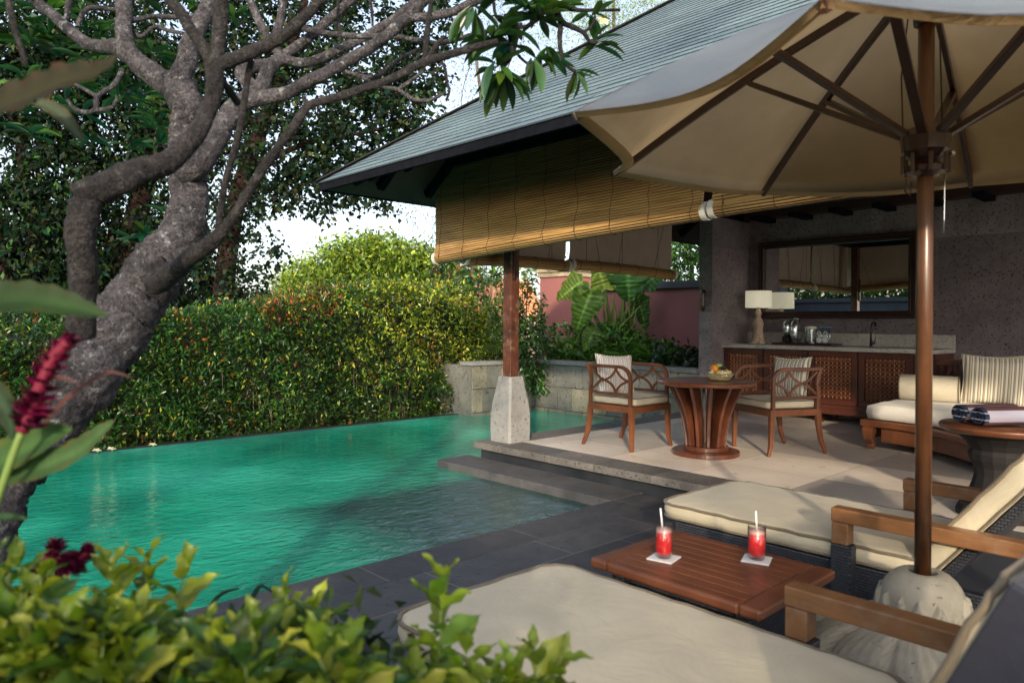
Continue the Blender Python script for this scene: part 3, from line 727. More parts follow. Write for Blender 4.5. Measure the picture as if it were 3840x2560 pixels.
# ------------------------------------------------------------------ roll-up blinds
def blind(name, label, A, B, ztop, zb0, zb1, outw, mat, group, slatmat_axis, rr=.068):
    "hangs between plan points A and B; outw = outward unit vector"
    A = Vector((*A, 0)); B = Vector((*B, 0)); ow = Vector((*outw, 0)); L = (B-A).length; al = (B-A).normalized()
    t = thing(name, label, 'blind', tuple((A+B)/2+Vector((0, 0, min(zb0, zb1)))), 0, group)
    zb = lambda u: zb0+(zb1-zb0)*u + .012*math.sin(u*PI)
    n = int((ztop-min(zb0, zb1))/.0265)
    b = MB(); nu = 12; vs = []; fs = []
    rnd = random.Random(len(label)); PT = .0265
    rows = []
    for i in range(n+1):
        for off, dz in ((-.002, 0), (.006, .004), (.008, .013), (.006, .0228)):
            rows.append((off+rnd.uniform(0, .0012), i*PT+dz))
    for off, h in rows:
        f = h/(ztop-min(zb0, zb1))
        for k in range(nu+1):
            u = k/nu; z0 = zb(u); z = ztop-(ztop-z0)*min(1, f)
            low = max(0, (f-.72)/.28)
            bul = .018*math.sin(f*PI)+.055*low*low
            p = A+(B-A)*u+ow*(off+bul+.004*math.sin(u*9+f*5)); vs.append((p.x, p.y, z))
    for i in range(len(rows)-1):
        for k in range(nu): a = i*(nu+1)+k; fs.append((a, a+1, a+nu+2, a+nu+1))
    b.add(vs, fs, False); b.m = [1 if (j//nu) % 4 == 3 else 0 for j in range(len(fs))]; b.build('slat_sheet', [mat, M['groove']], t)
    # lining
    b = MB(); vs = []; fs = []
    for i in range(11):
        f = i/10
        for k in range(nu+1):
            u = k/nu; z = ztop-(ztop-zb(u))*f; low = max(0, (f-.72)/.28)
            p = A+(B-A)*u+ow*(-.008+.018*math.sin(f*PI)+.055*low*low); vs.append((p.x, p.y, z))
    for i in range(10):
        for k in range(nu): a = i*(nu+1)+k; fs.append((a, a+nu+1, a+nu+2, a+1))
    b.add(vs, fs, True); b.build('lining', M['lining'], t)
    # roll
    c = lambda u: A+(B-A)*u+Vector((0, 0, zb(u)))+ow*(.055-rr)
    b = MB(); m = 34; vs = []; fs = []; up = Vector((0, 0, 1))
    for k in range(nu+1):
        for j in range(m*2):
            q = 2*PI*j/(m*2); r = rr*(.93 if j % 4 == 0 else 1)
            p = c(k/nu)+ow*(r*math.cos(q))+up*(r*math.sin(q)); vs.append(tuple(p))
    M2 = m*2
    for k in range(nu):
        for j in range(M2): fs.append((k*M2+j, k*M2+(j+1) % M2, (k+1)*M2+(j+1) % M2, (k+1)*M2+j))
    b.add(vs, fs, False); b.m = [1 if j % 4 == 0 and False else 0 for j in range(len(fs))]; b.m = [1 if (j % M2) % 4 == 3 else 0 for j in range(len(fs))]; rl = b.build('roll', [mat, M['groove']], t)
    for u, s in ((0, -1), (1, 1)):
        b = MB(); ce = c(u)
        for ri in (1.03, .72, .45):
            pts = [tuple(ce+al*(s*.006)+ow*(rr*ri*math.cos(q))+up*(rr*ri*math.sin(q))) for q in [2*PI*j/24 for j in range(24)]]
            b.sweep(pts, .005, .05 if ri > 1 else .03, tuple(al), closed=True)
        b.build('end_trim', M['whitetrim'], rl)
    # wrapped cords over the roll and up the sheet
    b = MB()
    k = max(3, int(L/.42))
    for i in range(k+1):
        u = (i+.25)/(k+.5); p = c(u)
        ring = [tuple(p+ow*((rr+.004)*math.cos(q))+up*((rr+.004)*math.sin(q))) for q in [2*PI*j/16 for j in range(16)]]
        b.tube(ring, .0028, 4, closed=True)
        line = []
        for j in range(9):
            f = j/8; z = ztop-(ztop-zb(u))*f; low = max(0, (f-.72)/.28)
            q = A+(B-A)*(u+.006*math.sin(j*1.7+i))+ow*(.012+.018*math.sin(f*PI)+.055*low*low); line.append((q.x, q.y, z))
        b.tube(line, .0022, 4)
    b.build('binding_cord', M['rope'], t)
    # pull cords inside
    b = MB()
    for u, du in ((.12, 0), (.14, .10), (.45, 0), (.5, -.09), (.82, 0), (.93, -.16)):
        p = A+(B-A)*u-ow*.03; q = A+(B-A)*min(.98, max(.02, u+du))-ow*.035
        b.tube([(p.x, p.y, ztop), (q.x, q.y, zb(u)+.01)], .0026, 4)
    b.build('pull_cord', M['rope'], t)
    return t
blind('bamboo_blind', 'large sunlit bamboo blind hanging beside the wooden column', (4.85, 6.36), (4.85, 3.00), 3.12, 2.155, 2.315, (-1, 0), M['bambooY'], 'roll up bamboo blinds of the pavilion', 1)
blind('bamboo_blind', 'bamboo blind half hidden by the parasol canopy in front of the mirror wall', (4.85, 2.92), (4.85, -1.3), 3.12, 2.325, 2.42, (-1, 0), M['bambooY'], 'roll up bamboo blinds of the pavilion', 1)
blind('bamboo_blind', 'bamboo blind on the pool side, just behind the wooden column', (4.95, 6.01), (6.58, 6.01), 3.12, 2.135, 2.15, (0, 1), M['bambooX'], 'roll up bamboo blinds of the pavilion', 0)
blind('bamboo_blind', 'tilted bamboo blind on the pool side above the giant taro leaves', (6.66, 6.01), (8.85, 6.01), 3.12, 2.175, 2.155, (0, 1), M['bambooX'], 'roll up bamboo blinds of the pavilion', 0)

# ------------------------------------------------------------------ mirror
mr = thing('wall_mirror', 'wide framed mirror on the stone wall above the counter', 'mirror', (10.05, 4.2, 1.545))
b = MB(); b.box((10.03, 3.22, 1.63), (10.04, 5.17, 2.56)); b.build('glass', M['mirror'], mr)
b = MB()
def frame_ring(y0, y1, z0, z1, w, x0, x1):
    b.box((x0, y0, z0), (x1, y1, z0+w)); b.box((x0, y0, z1-w), (x1, y1, z1)); b.box((x0, y0, z0+w), (x1, y0+w, z1-w)); b.box((x0, y1-w, z0+w), (x1, y1, z1-w))
for i, (o, w, x) in enumerate(((0, .036, 9.985), (.037, .022, 10.0), (.060, .018, 9.992), (.079, .016, 10.008))):
    frame_ring(3.13+o, 5.27-o, 1.545+o, 2.655-o, w, x, 10.068)
b.build('frame', M['darkwood'], mr, bevel=.004)

# ------------------------------------------------------------------ bar counter
ct = thing('bar_counter', 'long bar cabinet with grey stone top and carved lattice doors', 'cabinet', (9.7, 4.1, ZT))
CY0, CY1 = 2.72, 5.456
b = MB(); b.box((9.28, CY0-.02, 1.118), (10.066, CY1, 1.17)); top = b.build('countertop', M['counter'], ct, bevel=.006)
b = MB(); b.box((10.03, CY0-.02, 1.1705), (10.0675, CY1, 1.335)); b.build('splashback', M['counter'], ct, bevel=.003)
b = MB(); b.box((9.36, CY0, .38), (10.06, CY1-.01, 1.116)); b.build('carcass', M['redwood'], ct)
b = MB(); b.box((9.345, CY0, .375), (9.359, CY1-.01, .425)); b.box((9.35, CY0, .30), (9.60, CY1-.01, .374)); b.build('base_rail', M['redwood'], ct, bevel=.003)
for y in (CY0+.03, 4.1, CY1-.1):
    for x0_, zz in ((9.5, .2995), (9.95, .3795)):
        b = MB(); b.box((x0_, y, ZT), (x0_+.08, y+.07, zz)); b.build('foot', M['redwood'], ct)
ys = [5.44, 4.842, 4.215, 3.579, 2.95]
for i in range(4):
    y1, y0 = ys[i]-.012, ys[i+1]+.012
    b = MB()
    for lo, hi in (((9.33, y0, 1.04), (9.358, y1, 1.11)), ((9.33, y0, .43), (9.358, y1, .50)), ((9.33, y0, .501), (9.358, y0+.065, 1.039)), ((9.33, y1-.065, .501), (9.358, y1, 1.039))): b.box(lo, hi)
    b.box((9.352, y0+.066, .502), (9.3585, y1-.066, 1.038))
    d = b.build('door', M['redwood'], ct, bevel=.004)
    b = MB(); nx = 9; nz = 10; w = (y1-y0-.13)/nx; h = .54/nz
    for a in range(nx):
        for c in range(nz):
            yy = y0+.065+(a+.5)*w; zz = .5+(c+.5)*h
            b.ball((9.346, yy, zz), (.016, w*.2, h*.44), 6, 4, False)
            if a < nx-1: b.ball((9.347, yy+w/2, zz+(h/2 if c < nz-1 else 0)), (.013, w*.34, h*.17), 6, 4, False)
    b.build('lattice', M['latticewood'], d)
# tap
tp = thing('tap', 'chrome swan neck tap at the right of the bar counter', 'tap', (9.86, 3.70, 1.17))
b = MB(); X, Y = 9.86, 3.62
tp.location = (X, Y, 1.17); ORG[tp.name] = Vector((X, Y, 1.17))
b.tube([(X, Y, 1.171), (X, Y, 1.40), (X, Y-.005, 1.455), (X-.02, Y-.03, 1.485), (X-.04, Y-.06, 1.48), (X-.055, Y-.075, 1.445), (X-.06, Y-.08, 1.40)], .011, 10)
b.lathe([(.024, 0), (.024, .012), (.017, .02), (.017, .085), (.012, .1)], (X, Y, 1.171), 14); b.build('spout', M['steel_dark'], tp)
b = MB(); b.tube([(X, Y, 1.215), (X-.01, Y-.05, 1.22)], .019, 10); b.tube([(X-.01, Y-.05, 1.22), (X-.012, Y-.06, 1.30)], .005, 6); b.build('handle', M['steel_dark'], tp)

# ------------------------------------------------------------------ lamp and bar things
lm = thing('table_lamp', 'table lamp with turned pale wooden base and ivory drum shade on the bar counter', 'lamp', (9.68, 5.10, 1.17))
lx, ly = 9.68, 5.10
b = MB(); b.lathe([(.118, 0), (.122, .012), (.12, .026), (.098, .04), (.094, .055), (.085, .075), (.070, .13), (.062, .19), (.066, .235), (.078, .265), (.074, .30), (.062, .325), (.058, .345), (.036, .375), (.034, .40), (.046, .44), (.036, .475), (.024, .50), (.022, .535)], (lx, ly, 1.171), 28)
b.build('base', M['lampwood'], lm)
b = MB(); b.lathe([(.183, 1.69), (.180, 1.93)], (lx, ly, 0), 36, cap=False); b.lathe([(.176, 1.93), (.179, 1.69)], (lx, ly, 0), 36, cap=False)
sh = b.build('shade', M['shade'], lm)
b = MB()
for k in range(3): q = k*2.094; b.tube([(lx, ly, 1.75), (lx+.178*math.cos(q), ly+.178*math.sin(q), 1.75)], .003, 5)
b.build('shade_ring', M['chrome'], lm)

tr = MB(); tr.box((9.58, 4.02, 1.172), (9.92, 4.83, 1.178)); tr.box((9.57, 4.01, 1.1785), (9.585, 4.84, 1.200)); tr.box((9.915, 4.01, 1.1785), (9.93, 4.84, 1.200)); tr.box((9.5855, 4.825, 1.1785), (9.9145, 4.84, 1.200)); tr.box((9.5855, 4.01, 1.1785), (9.9145, 4.025, 1.200))
tag(tr.build('tray', M['tray'], bevel=.003), 'low maroon lacquer tray on the bar counter', 'tray')
cm = thing('coffee_machine', 'silver capsule coffee machine at the left end of the maroon tray', 'coffee machine', (9.75, 4.62, 1.179))
b = MB(); cx, cy_ = 9.75, 4.64
def blob(c, r, sq, n=16, m=10):
    def f(u, v):
        a = 2*PI*u; e = PI*(min(max(v, .004), .996)-.5)
        sp_ = lambda x, p: math.copysign(abs(x)**p, x)
        return (c[0]+r[0]*sp_(math.cos(a), sq)*sp_(math.cos(e), sq), c[1]+r[1]*sp_(math.sin(a), sq)*sp_(math.cos(e), sq), c[2]+r[2]*sp_(math.sin(e), sq))
    return f, n, m
for c, r, q in (((cx+.02, cy_-.06, 1.36), (.13, .07, .165), .8), ((cx, cy_+.045, 1.40), (.11, .062, .115), .75)):
    f, n_, m_ = blob(c, r, q); b.grid(f, 20, 12, True, cu=True)
b.build('shell', M['silver'], cm)
b = MB(); b.box((cx-.11, cy_-.01, 1.21), (cx+.1, cy_+.085, 1.29)); b.box((cx-.02, cy_-.03, 1.20), (cx+.1, cy_+.09, 1.40)); b.build('brew_head', M['blackpl'], cm, bevel=.008)
b = MB(); b.lathe([(.06, 0), (.062, .006), (.06, .012)], (cx-.07, cy_+.03, 1.187), 18); b.box((cx-.1, cy_-.12, 1.181), (cx+.11, cy_+.10, 1.187)); b.build('drip_tray', M['chrome'], cm)
b = MB(); b.lathe([(.03, 0), (.04, .01), (.04, .02), (.02, .03)], (cx+.03, cy_-.06, 1.52), 14); b.build('lever_cap', M['chrome'], cm)
ib = thing('ice_bucket', 'polished steel ice bucket with white lid on the maroon tray', 'ice bucket', (9.75, 4.37, 1.179))
b = MB(); b.lathe([(.074, 0), (.076, .01), (.076, .20), (.08, .215)], (9.75, 4.37, 1.18), 24); b.build('body', M['chrome'], ib)
b = MB(); b.lathe([(.082, .216), (.083, .226), (.07, .245), (.03, .252)], (9.75, 4.37, 1.18), 24); b.build('lid', M['whitepl'], ib)
for k, (dx, dy) in enumerate(((9.70, 4.215), (9.70, 4.13), (9.80, 4.22), (9.80, 4.135))):
    lab = ['glass water bottle with white tag, nearest the ice bucket on the tray', 'glass water bottle with white tag, at the front right of the tray', 'glass water bottle without tag standing behind the one nearest the ice bucket', 'glass water bottle without tag at the rear right of the tray'][k]
    bt = thing('water_bottle', lab, 'bottle', (dx, dy, 1.179), 0, 'water bottles on the tray')
    b = MB(); b.lathe([(.030, 0), (.033, .006), (.033, .14), (.028, .165), (.016, .19), (.015, .225)], (dx, dy, 1.18), 16); b.build('body', M['bottleglass'], bt)
    b = MB(); b.lathe([(.018, .224), (.019, .228), (.019, .246), (.016, .25)], (dx, dy, 1.18), 14); b.build('cap', M['bluecap'], bt)
    if k < 2:
        b = MB(); x = dx-.037
        ring = [(x, dy+.022*math.cos(q), 1.18+.158+.022*math.sin(q)) for q in [2*PI*j/16 for j in range(16)]]
        b.tube(ring, .005, 5, closed=True)
        b.add([(x-.002, dy+.036*math.cos(q), 1.18+.065+.036*math.sin(q)) for q in [2*PI*j/18 for j in range(18)]], [tuple(range(18))])
        b.add([(x-.001, dy-.009, 1.275), (x-.001, dy+.009, 1.275), (x-.001, dy+.008, 1.32), (x-.001, dy-.008, 1.32)], [(0, 1, 2, 3)])
        b.build('tag', M['whitepl'], bt)
# ------------------------------------------------------------------ dining chairs
def arc(c, r, a0, a1, n, y):
    return [(c[0]+r*math.cos(R(a0+(a1-a0)*k/n)), y, c[1]+r*math.sin(R(a0+(a1-a0)*k/n))) for k in range(n+1)]
def make_chair(label):
    t = thing('dining_chair', label, 'chair', (0, 0, 0), 1e-9, 'dining chairs on the terrace'); ORG[t.name] = Vector((0, 0, 0)); K = dict(parent=t, local=True)
    W = M['teak']
    for s in (-1, 1):
        y = s*.30
        b = MB(); b.sweep([(.275, y, .44), (.278, y+s*.003, .25), (.285, y+s*.006, .10), (.315, y+s*.012, .0)] if s > 0 else [(.275, y, .44), (.277, y, .25), (.28, y, .0)], [.05, .046, .038, .028] if s > 0 else [.055, .046, .034], [.05, .045, .038, .03] if s > 0 else [.055, .046, .034], (0, 1, 0))
        b.build('leg', W, bevel=.004, **K)
        b = MB(); b.sweep([(-.265, y, .44), (-.275, y, .30), (-.30, y+s*.006, .14), (-.36, y+s*.012, 0)], [.05, .048, .042, .03], [.046, .044, .038, .03], (0, 1, 0))
        b.build('leg', W, bevel=.004, **K)
    b = MB(); b.box((-.285, -.318, .385), (.30, -.29, .45)); b.box((-.285, .29, .385), (.30, .318, .45)); b.box((.275, -.289, .385), (.303, .289, .45)); b.box((-.288, -.289, .385), (-.26, .289, .45)); b.box((-.26, -.289, .43), (.274, .289, .444))
    b.build('seat_frame', W, bevel=.004, **K)
    for s in (-1, 1):
        y = s*.305
        b = MB()
        # rounded front post and arm
        pts = [(.262, y, .45), (.262, y, .70)]+arc((.132, .71), .13, 0, 90, 7, y)[1:]+[(0, y, .84), (-.20, y, .842), (-.315, y, .848)]
        b.sweep(pts, .034, .036, (0, 1, 0))
        b.sweep([(.245, y, .565), (-.26, y, .565)], .026, .026, (0, 1, 0))
        b.sweep([(-.262, y, .45), (-.262, y, .60), (-.25, y, .69), (-.268, y, .78), (-.292, y, .835)], .034, .03, (0, 1, 0))
        b.build('arm_frame', W, bevel=.004, **K)
        b = MB(); cx, cz = .075, .700; h = .125; wq = .165; st = .022
        def q(p, c, r, n=7):   # concave quadratic between p and r through c
            return [((1-k/n)**2*p[0]+2*(1-k/n)*k/n*c[0]+(k/n)**2*r[0], y, (1-k/n)**2*p[1]+2*(1-k/n)*k/n*c[1]+(k/n)**2*r[1]) for k in range(n+1)]
        T, Bm, Fr, Bk = (cx, cz+h), (cx, cz-h), (cx+wq, cz), (cx-wq*.95, cz)
        ctr = (cx, cz)
        for a, c in ((T, Fr), (Fr, Bm), (Bm, Bk), (Bk, T)):
            b.sweep(q(a, (cx+(a[0]+c[0]-2*cx)*.22, cz+(a[1]+c[1]-2*cz)*.22), c), st, .016, (0, 1, 0))
        e = (cx-wq*1.15, cz)
        b.sweep(q(e, (-.16, cz+.04), (-.255, cz+.115)), st, .016, (0, 1, 0)); b.sweep(q(e, (-.16, cz-.04), (-.255, cz-.115)), st, .016, (0, 1, 0))
        b.sweep([(Bk[0]+.02, y, cz), (e[0]-.02, y, cz)], .014, .014, (0, 1, 0))
        b.lathe([(.001, -.028), (.011, -.02), (.007, -.008), (.014, 0), (.007, .008), (.011, .02), (.001, .028)], ((Bk[0]+e[0])/2, y, cz), 10)
        b.build('fretwork', W, bevel=.002, **K)
    b = MB()
    b.sweep([(-.312, -.30, .845), (-.335, -.15, .85), (-.342, 0, .852), (-.335, .15, .85), (-.312, .30, .845)], .03, .034, (0, 0, 1))
    b.sweep([(-.265, -.29, .565), (-.275, 0, .565), (-.265, .29, .565)], .024, .026, (0, 0, 1))
    for yy in (-.15, 0, .15):
        b.sweep([(-.272, yy, .575), (-.29, yy+.012, .70), (-.335, yy, .835)], .02, .016, (1, 0, 0))
    b.build('back_frame', W, bevel=.003, **K)
    b = MB(); pm = MB(); pad(b, sub(rrect(-.25, -.282, .305, .282, .04), .05), .452, .535, .014, .008, .002, .0055, pm, 3)
    c = b.build('seat_cushion', M['seat'], **K); o = pm.build('piping', M['piping'], parent=c, local=True)
    return t
ch1 = make_chair('teak armchair at the left of the round table, its back to the pool')
ch1.location = (6.09, 4.66, ZT); ch1.rotation_euler = (0, 0, R(-91))
ch2 = copy_tree(ch1); ch2['label'] = 'teak armchair at the right of the round table, in front of the lattice doors'
ch2.location = (7.01, 3.50, ZT); ch2.rotation_euler = (0, 0, R(154))

def pillow(name, label, mat, w, h, d, M4, trim=None, cat='cushion', group=None, pinch=.10, stripe=True):
    "square cushion: local y across, z up, x thick; placed by matrix"
    t = bpy.data.objects.new(name, None); COL.objects.link(t); t.matrix_world = M4; ORG[t.name] = Vector((0, 0, 0)); tag(t, label, cat, group)
    t.empty_display_size = .1
    b = MB()
    def side(s):
        def f(u, v):
            a, c = u*2-1, v*2-1
            e = (1-abs(a)**2.6)*(1-abs(c)**2.6)
            k = 1-pinch*(1-abs(c)**2)*abs(a)**3; k2 = 1-pinch*(1-abs(a)**2)*abs(c)**3
            return (s*(d/2*max(0, e)**.42+.003*math.sin(a*7+c*3)*e), a*w/2*k, c*h/2*k2)
        return f
    b.grid(side(1), 18, 18, True); b.grid(side(-1), 18, 18, True)
    b.build('cover', mat, t, True)
    pts = []
    for k in range(72):
        q = k/72*4; i = int(q); f = (q-i)*2-1
        a, c = [(f, -1), (1, f), (-f, 1), (-1, -f)][i]
        kk = 1-pinch*(1-abs(c)**2)*abs(a)**3; k2 = 1-pinch*(1-abs(a)**2)*abs(c)**3
        pts.append((0, a*w/2*kk, c*h/2*k2))
    b = MB(); b.tube(pts, .009 if trim else .006, 6, closed=True); b.build('edge_cord', trim or mat, t, True)
    return t
def pose(loc, rz, lean, roll=0):
    return Matrix.Translation(loc) @ Matrix.Rotation(rz, 4, 'Z') @ Matrix.Rotation(lean, 4, 'Y') @ Matrix.Rotation(roll, 4, 'X')
def on_chair(ch, label, mat, dy, yaw, lean, roll):
    m = Matrix.Translation(ch.location) @ Matrix.Rotation(ch.rotation_euler[2], 4, 'Z') @ pose((-.165, dy, .74), R(yaw), R(lean), R(roll))
    return pillow('throw_cushion', label, mat, .43, .42, .13, m, M['striped'])
on_chair(ch1, 'pale striped cushion leaning on the left dining chair', M['striped_pale'], -.03, -22, -16, -3)
on_chair(ch2, 'grey striped cushion leaning on the right dining chair', M['striped'], .02, 14, -16, 3)

# ------------------------------------------------------------------ round table
TX, TY = 6.27, 3.85
dt = thing('dining_table', 'round dark wood pedestal table with curved slats', 'table', (TX, TY, ZT))
def m_tabletop():
    m, t, p, o = nt('segmented_table_top')
    co = coords(t); n = noise(t, coords(t, (5, 18, 5)), 4, 6, .6, .5)
    sp = nd(t, 'SeparateXYZ'); L_(t, co, sp.inputs[0])
    at2 = nd(t, 'Math', operation='ARCTAN2'); L_(t, sp.outputs[1], at2.inputs[0]); L_(t, sp.outputs[0], at2.inputs[1])
    mu = nd(t, 'Math', operation='MULTIPLY'); L_(t, at2.outputs[0], mu.inputs[0]); mu.inputs[1].default_value = 8/(2*PI)
    fr = nd(t, 'Math', operation='FRACT'); L_(t, mu.outputs[0], fr.inputs[0])
    fl = nd(t, 'Math', operation='FLOOR'); L_(t, mu.outputs[0], fl.inputs[0])
    wn = nd(t, 'TexWhiteNoise', noise_dimensions='1D'); L_(t, fl.outputs[0], wn.inputs['W'])
    c = ramp(t, n, [(.3, (.10, .026, .010)), (.7, (.24, .075, .028))])
    c = mixc(t, 1, c, ramp(t, wn.outputs['Value'], [(0, (.8, .8, .8)), (1, (1.25, 1.2, 1.15))]), 'MULTIPLY')
    c = mixc(t, ramp(t, fr.outputs[0], [(0, (1, 1, 1)), (.015, (0, 0, 0)), (.985, (0, 0, 0)), (1, (1, 1, 1))]), c, (.02, .008, .005))
    L_(t, c, p.inputs['Base Color']); p.inputs['Roughness'].default_value = .3; p.inputs['Coat Weight'].default_value = .4
    bump(t, p, n, .1, .002); return m
b = MB(); b.lathe([(.01, .683), (.455, .683), (.470, .690), (.473, .70), (.473, .718), (.466, .727), (.01, .728)], (TX, TY, ZT), 64, cap=False); b.build('tabletop', m_tabletop(), dt, smooth=False, bevel=.002)
b = MB(); b.lathe([(.01, 0), (.318, 0), (.323, .006), (.323, .040), (.317, .045), (.01, .045)], (TX, TY, ZT), 56, cap=False); b.build('base', M['tablewood'], dt, smooth=False)
b = MB(); b.lathe([(.01, .0455), (.212, .0455), (.215, .05), (.215, .085), (.211, .09), (.01, .09)], (TX, TY, ZT), 48, cap=False); b.build('base_ring', M['tablewood'], dt, smooth=False)
for k in range(12):
    q = R(30*k+9); ca, sa = math.cos(q), math.sin(q); b = MB()
    ou = [(.195, .0905), (.205, .20), (.235, .36), (.29, .52), (.375, .6825)]; inn = [(.105, .0905), (.112, .20), (.125, .36), (.145, .52), (.175, .6825)]
    poly = ou+inn[::-1]; w = .016
    vs = [(TX+r*ca-s*w*sa, TY+r*sa+s*w*ca, ZT+z) for s in (-1, 1) for r, z in poly]; n = len(poly)
    fs = [(n+k2, n+(k2+1) % n, (k2+1) % n, k2) for k2 in range(n)]
    for i in range(4):
        a, c = i, i+1; d_, e = n-2-i, n-1-i
        fs += [(a, c, d_, e), (n+e, n+d_, n+c, n+a)]
    b.add(vs, fs); b.build('slat', M['tablewood'], dt, bevel=.003)
# fruit basket
bk = thing('fruit_basket', 'small woven straw basket of fruit on the round table', 'basket', (6.37, 3.79, .898))
bx, by, bz = 6.33, 3.74, .8985
bk.location = (bx, by, bz); ORG[bk.name] = Vector((bx, by, bz))
b = MB(); b.lathe([(.01, .002), (.085, .002), (.105, .012), (.122, .04), (.128, .062), (.120, .062), (.100, .03), (.01, .02)], (bx, by, bz), 30, cap=False); b.build('bowl', M['basket'], bk)
b = MB(); b.tube([(bx+(.125+.004*math.sin(9*q))*math.cos(q), by+(.125+.004*math.sin(9*q))*math.sin(q), bz+.064+.004*math.cos(9*q)) for q in [2*PI*j/54 for j in range(54)]], .008, 6, closed=True); b.build('rim', M['basket'], bk)
def fruit(nm, lab, mat, c, r, sc=1):
    b = MB(); b.ball((bx+c[0], by+c[1], bz+c[2]), (r, r, r*sc), 18, 12); tag(b.build(nm, mat), lab, 'fruit')
fruit('orange', 'orange at the left of the fruit basket, on top', M['orangefruit'], (-.045, .03, .115), .042)
fruit('mandarin', 'pale mandarin low at the front of the fruit basket', M['yellowfruit'], (-.055, -.035, .072), .038, .9)
fruit('green_apple', 'green apple on top of the fruit basket, behind the grapes', M['greenfruit'], (.03, .02, .125), .042, .9)
fruit('mango', 'orange yellow mango at the right of the fruit basket', M['yellowfruit'], (.065, -.02, .08), .042, .8)
fruit('pear', 'small yellow fruit at the front right of the basket', M['orangefruit'], (.01, -.065, .07), .034, .9)
gr = MB(); rn = random.Random(9)
for k in range(15): gr.ball((bx-.005+rn.uniform(-.03, .035), by-.03+rn.uniform(-.02, .02), bz+.115+rn.uniform(-.012, .025)), .0135, 10, 7)
for k in range(6): gr.ball((bx+.075+rn.uniform(-.015, .015), by+.01+rn.uniform(-.02, .02), bz+.115+rn.uniform(-.006, .01)), .012, 10, 7)
tag(gr.build('grape_bunch', M['grape']), 'bunch of black grapes on top of the fruit basket', 'grapes')
def flower(name, c, r, mat, parent=None, seed=0, tilt=(0, 0, 1)):
    P = []; D = []; rr = random.Random(seed); n = Vector(tilt).normalized(); a = n.orthogonal().normalized(); s = n.cross(a)
    for k in range(5):
        q = 2*PI*k/5+rr.uniform(-.1, .1); d = a*math.cos(q)+s*math.sin(q)+n*.35
        P.append(tuple(c)); D.append(tuple(d))
    P = np.array(P, float); D = np.array(D, float)
    return leaves(name, P, D, r, r*.62, pick([(.85, .80, .55, 1), (.88, .86, .72, 1)], 5, .04), mat, parent, 'wavy', upn=np.tile(np.array(tuple(n)), (5, 1)), tilt=.12)
for k, (dx, dy, lab) in enumerate(((-.10, .02, 'frangipani flower at the left rim of the fruit basket'), (-.005, -.10, 'frangipani flower at the front rim of the fruit basket'), (.105, -.05, 'frangipani flower at the right rim of the fruit basket'), (-.07, -.085, 'frangipani flower at the front left rim of the fruit basket'))):
    tag(flower('frangipani_flower', (bx+dx, by+dy, bz+.066), .045, M['petal'], None, k, (dx, dy, .08)), lab, 'flower')

# ------------------------------------------------------------------ daybed
db = thing('daybed', 'wooden daybed with curved front rail, carved back and white mattress', 'daybed', (8.5, 1.6, ZT))
front = [(7.80, 2.97), (7.70, 2.45), (7.56, 2.20), (7.30, 1.93), (7.05, 1.70), (6.82, 1.35), (6.72, .9), (6.70, -.6)]
def lerpl(pts, n=3):
    out = []
    for a, c in zip(pts[:-1], pts[1:]):
        for k in range(n): out.append((a[0]+(c[0]-a[0])*k/n, a[1]+(c[1]-a[1])*k/n))
    return out+[pts[-1]]
def smooth(pts, it=3):
    for _ in range(it):
        pts = [pts[0]]+[((pts[i-1][0]+2*pts[i][0]+pts[i+1][0])/4, (pts[i-1][1]+2*pts[i][1]+pts[i+1][1])/4) for i in range(1, len(pts)-1)]+[pts[-1]]
    return pts
fl = smooth(lerpl(front))
b = MB(); b.prism(fl+[(9.45, -.6), (9.45, 2.97)], .405, .47); b.build('seat_rail', M['teak'], db, bevel=.012)
b = MB(); b.sweep([(x+.06, y-.04, .33) for x, y in fl[1:]], .05, .148, (0, 0, 1)); b.build('apron', M['teak'], db, bevel=.01)
b = MB(); b.sweep([(7.86, 2.93, .33), (9.4, 2.93, .33)], .05, .148, (0, 0, 1)); b.build('apron', M['teak'], db, bevel=.01)
for x, y, s in ((7.86, 2.88, -1), (9.38, 2.88, 1), (6.80, -.5, -1)):
    b = MB(); b.sweep([(x, y, .405), (x-.055, y, .36), (x-.05, y, .29), (x+.01, y, .225), (x-.015, y, ZT)], [.10, .12, .09, .065, .075], [.11, .11, .09, .07, .07], (0, 1, 0)); b.build('leg', M['teak'], db, bevel=.012)
b = MB(); b.sweep([(9.42, 2.95, 1.00), (9.44, 2.6, 1.025), (9.44, 2.0, 1.06), (9.44, 1.4, 1.075), (9.44, .6, 1.07), (9.44, -.5, 1.0)], .05, .06, (0, 0, 1)); b.box((9.42, -.6, .471), (9.46, -.54, 1.0)); b.box((9.42, 2.9, .471), (9.46, 2.96, .99)); b.box((9.425, -.54, .70), (9.455, 2.9, .74))
b.build('back_frame', M['teak'], db, bevel=.008)
b = MB()
for k in range(40):
    y = 2.86-.085*k
    b.sweep([(9.44, y+.012, .74), (9.44, y-.02, .80), (9.44, y+.012, .87), (9.44, y-.02, .94), (9.44, y, 1.05)], [.022, .036, .020, .036, .022], .018, (1, 0, 0))
b.build('baluster', M['teak'], db, bevel=.003)
b = MB(); loop = smooth(lerpl([(x+.06, y-.06) for x, y in front]), 2)+[(9.36, -.6), (9.38, 2.85), (9.3, 2.90)]
pad(b, sub(loop, .12), .472, .628, .012, .018, .006, seed=5); b.build('mattress', M['white_linen'], db)
bo = thing('bolster', 'round beige bolster cushion lying on the left of the daybed', 'cushion', (8.75, 2.25, .64))
b = MB(); A0 = Vector((8.58, 2.84, .775)); B0 = Vector((8.68, 2.28, .775)); d_ = (B0-A0).normalized()
pr = [(0, .02), (.0, .10), (.004, .128), (.02, .138), (.28, .140), (.545, .138), (.56, .128), (.565, .10), (.566, .02)]
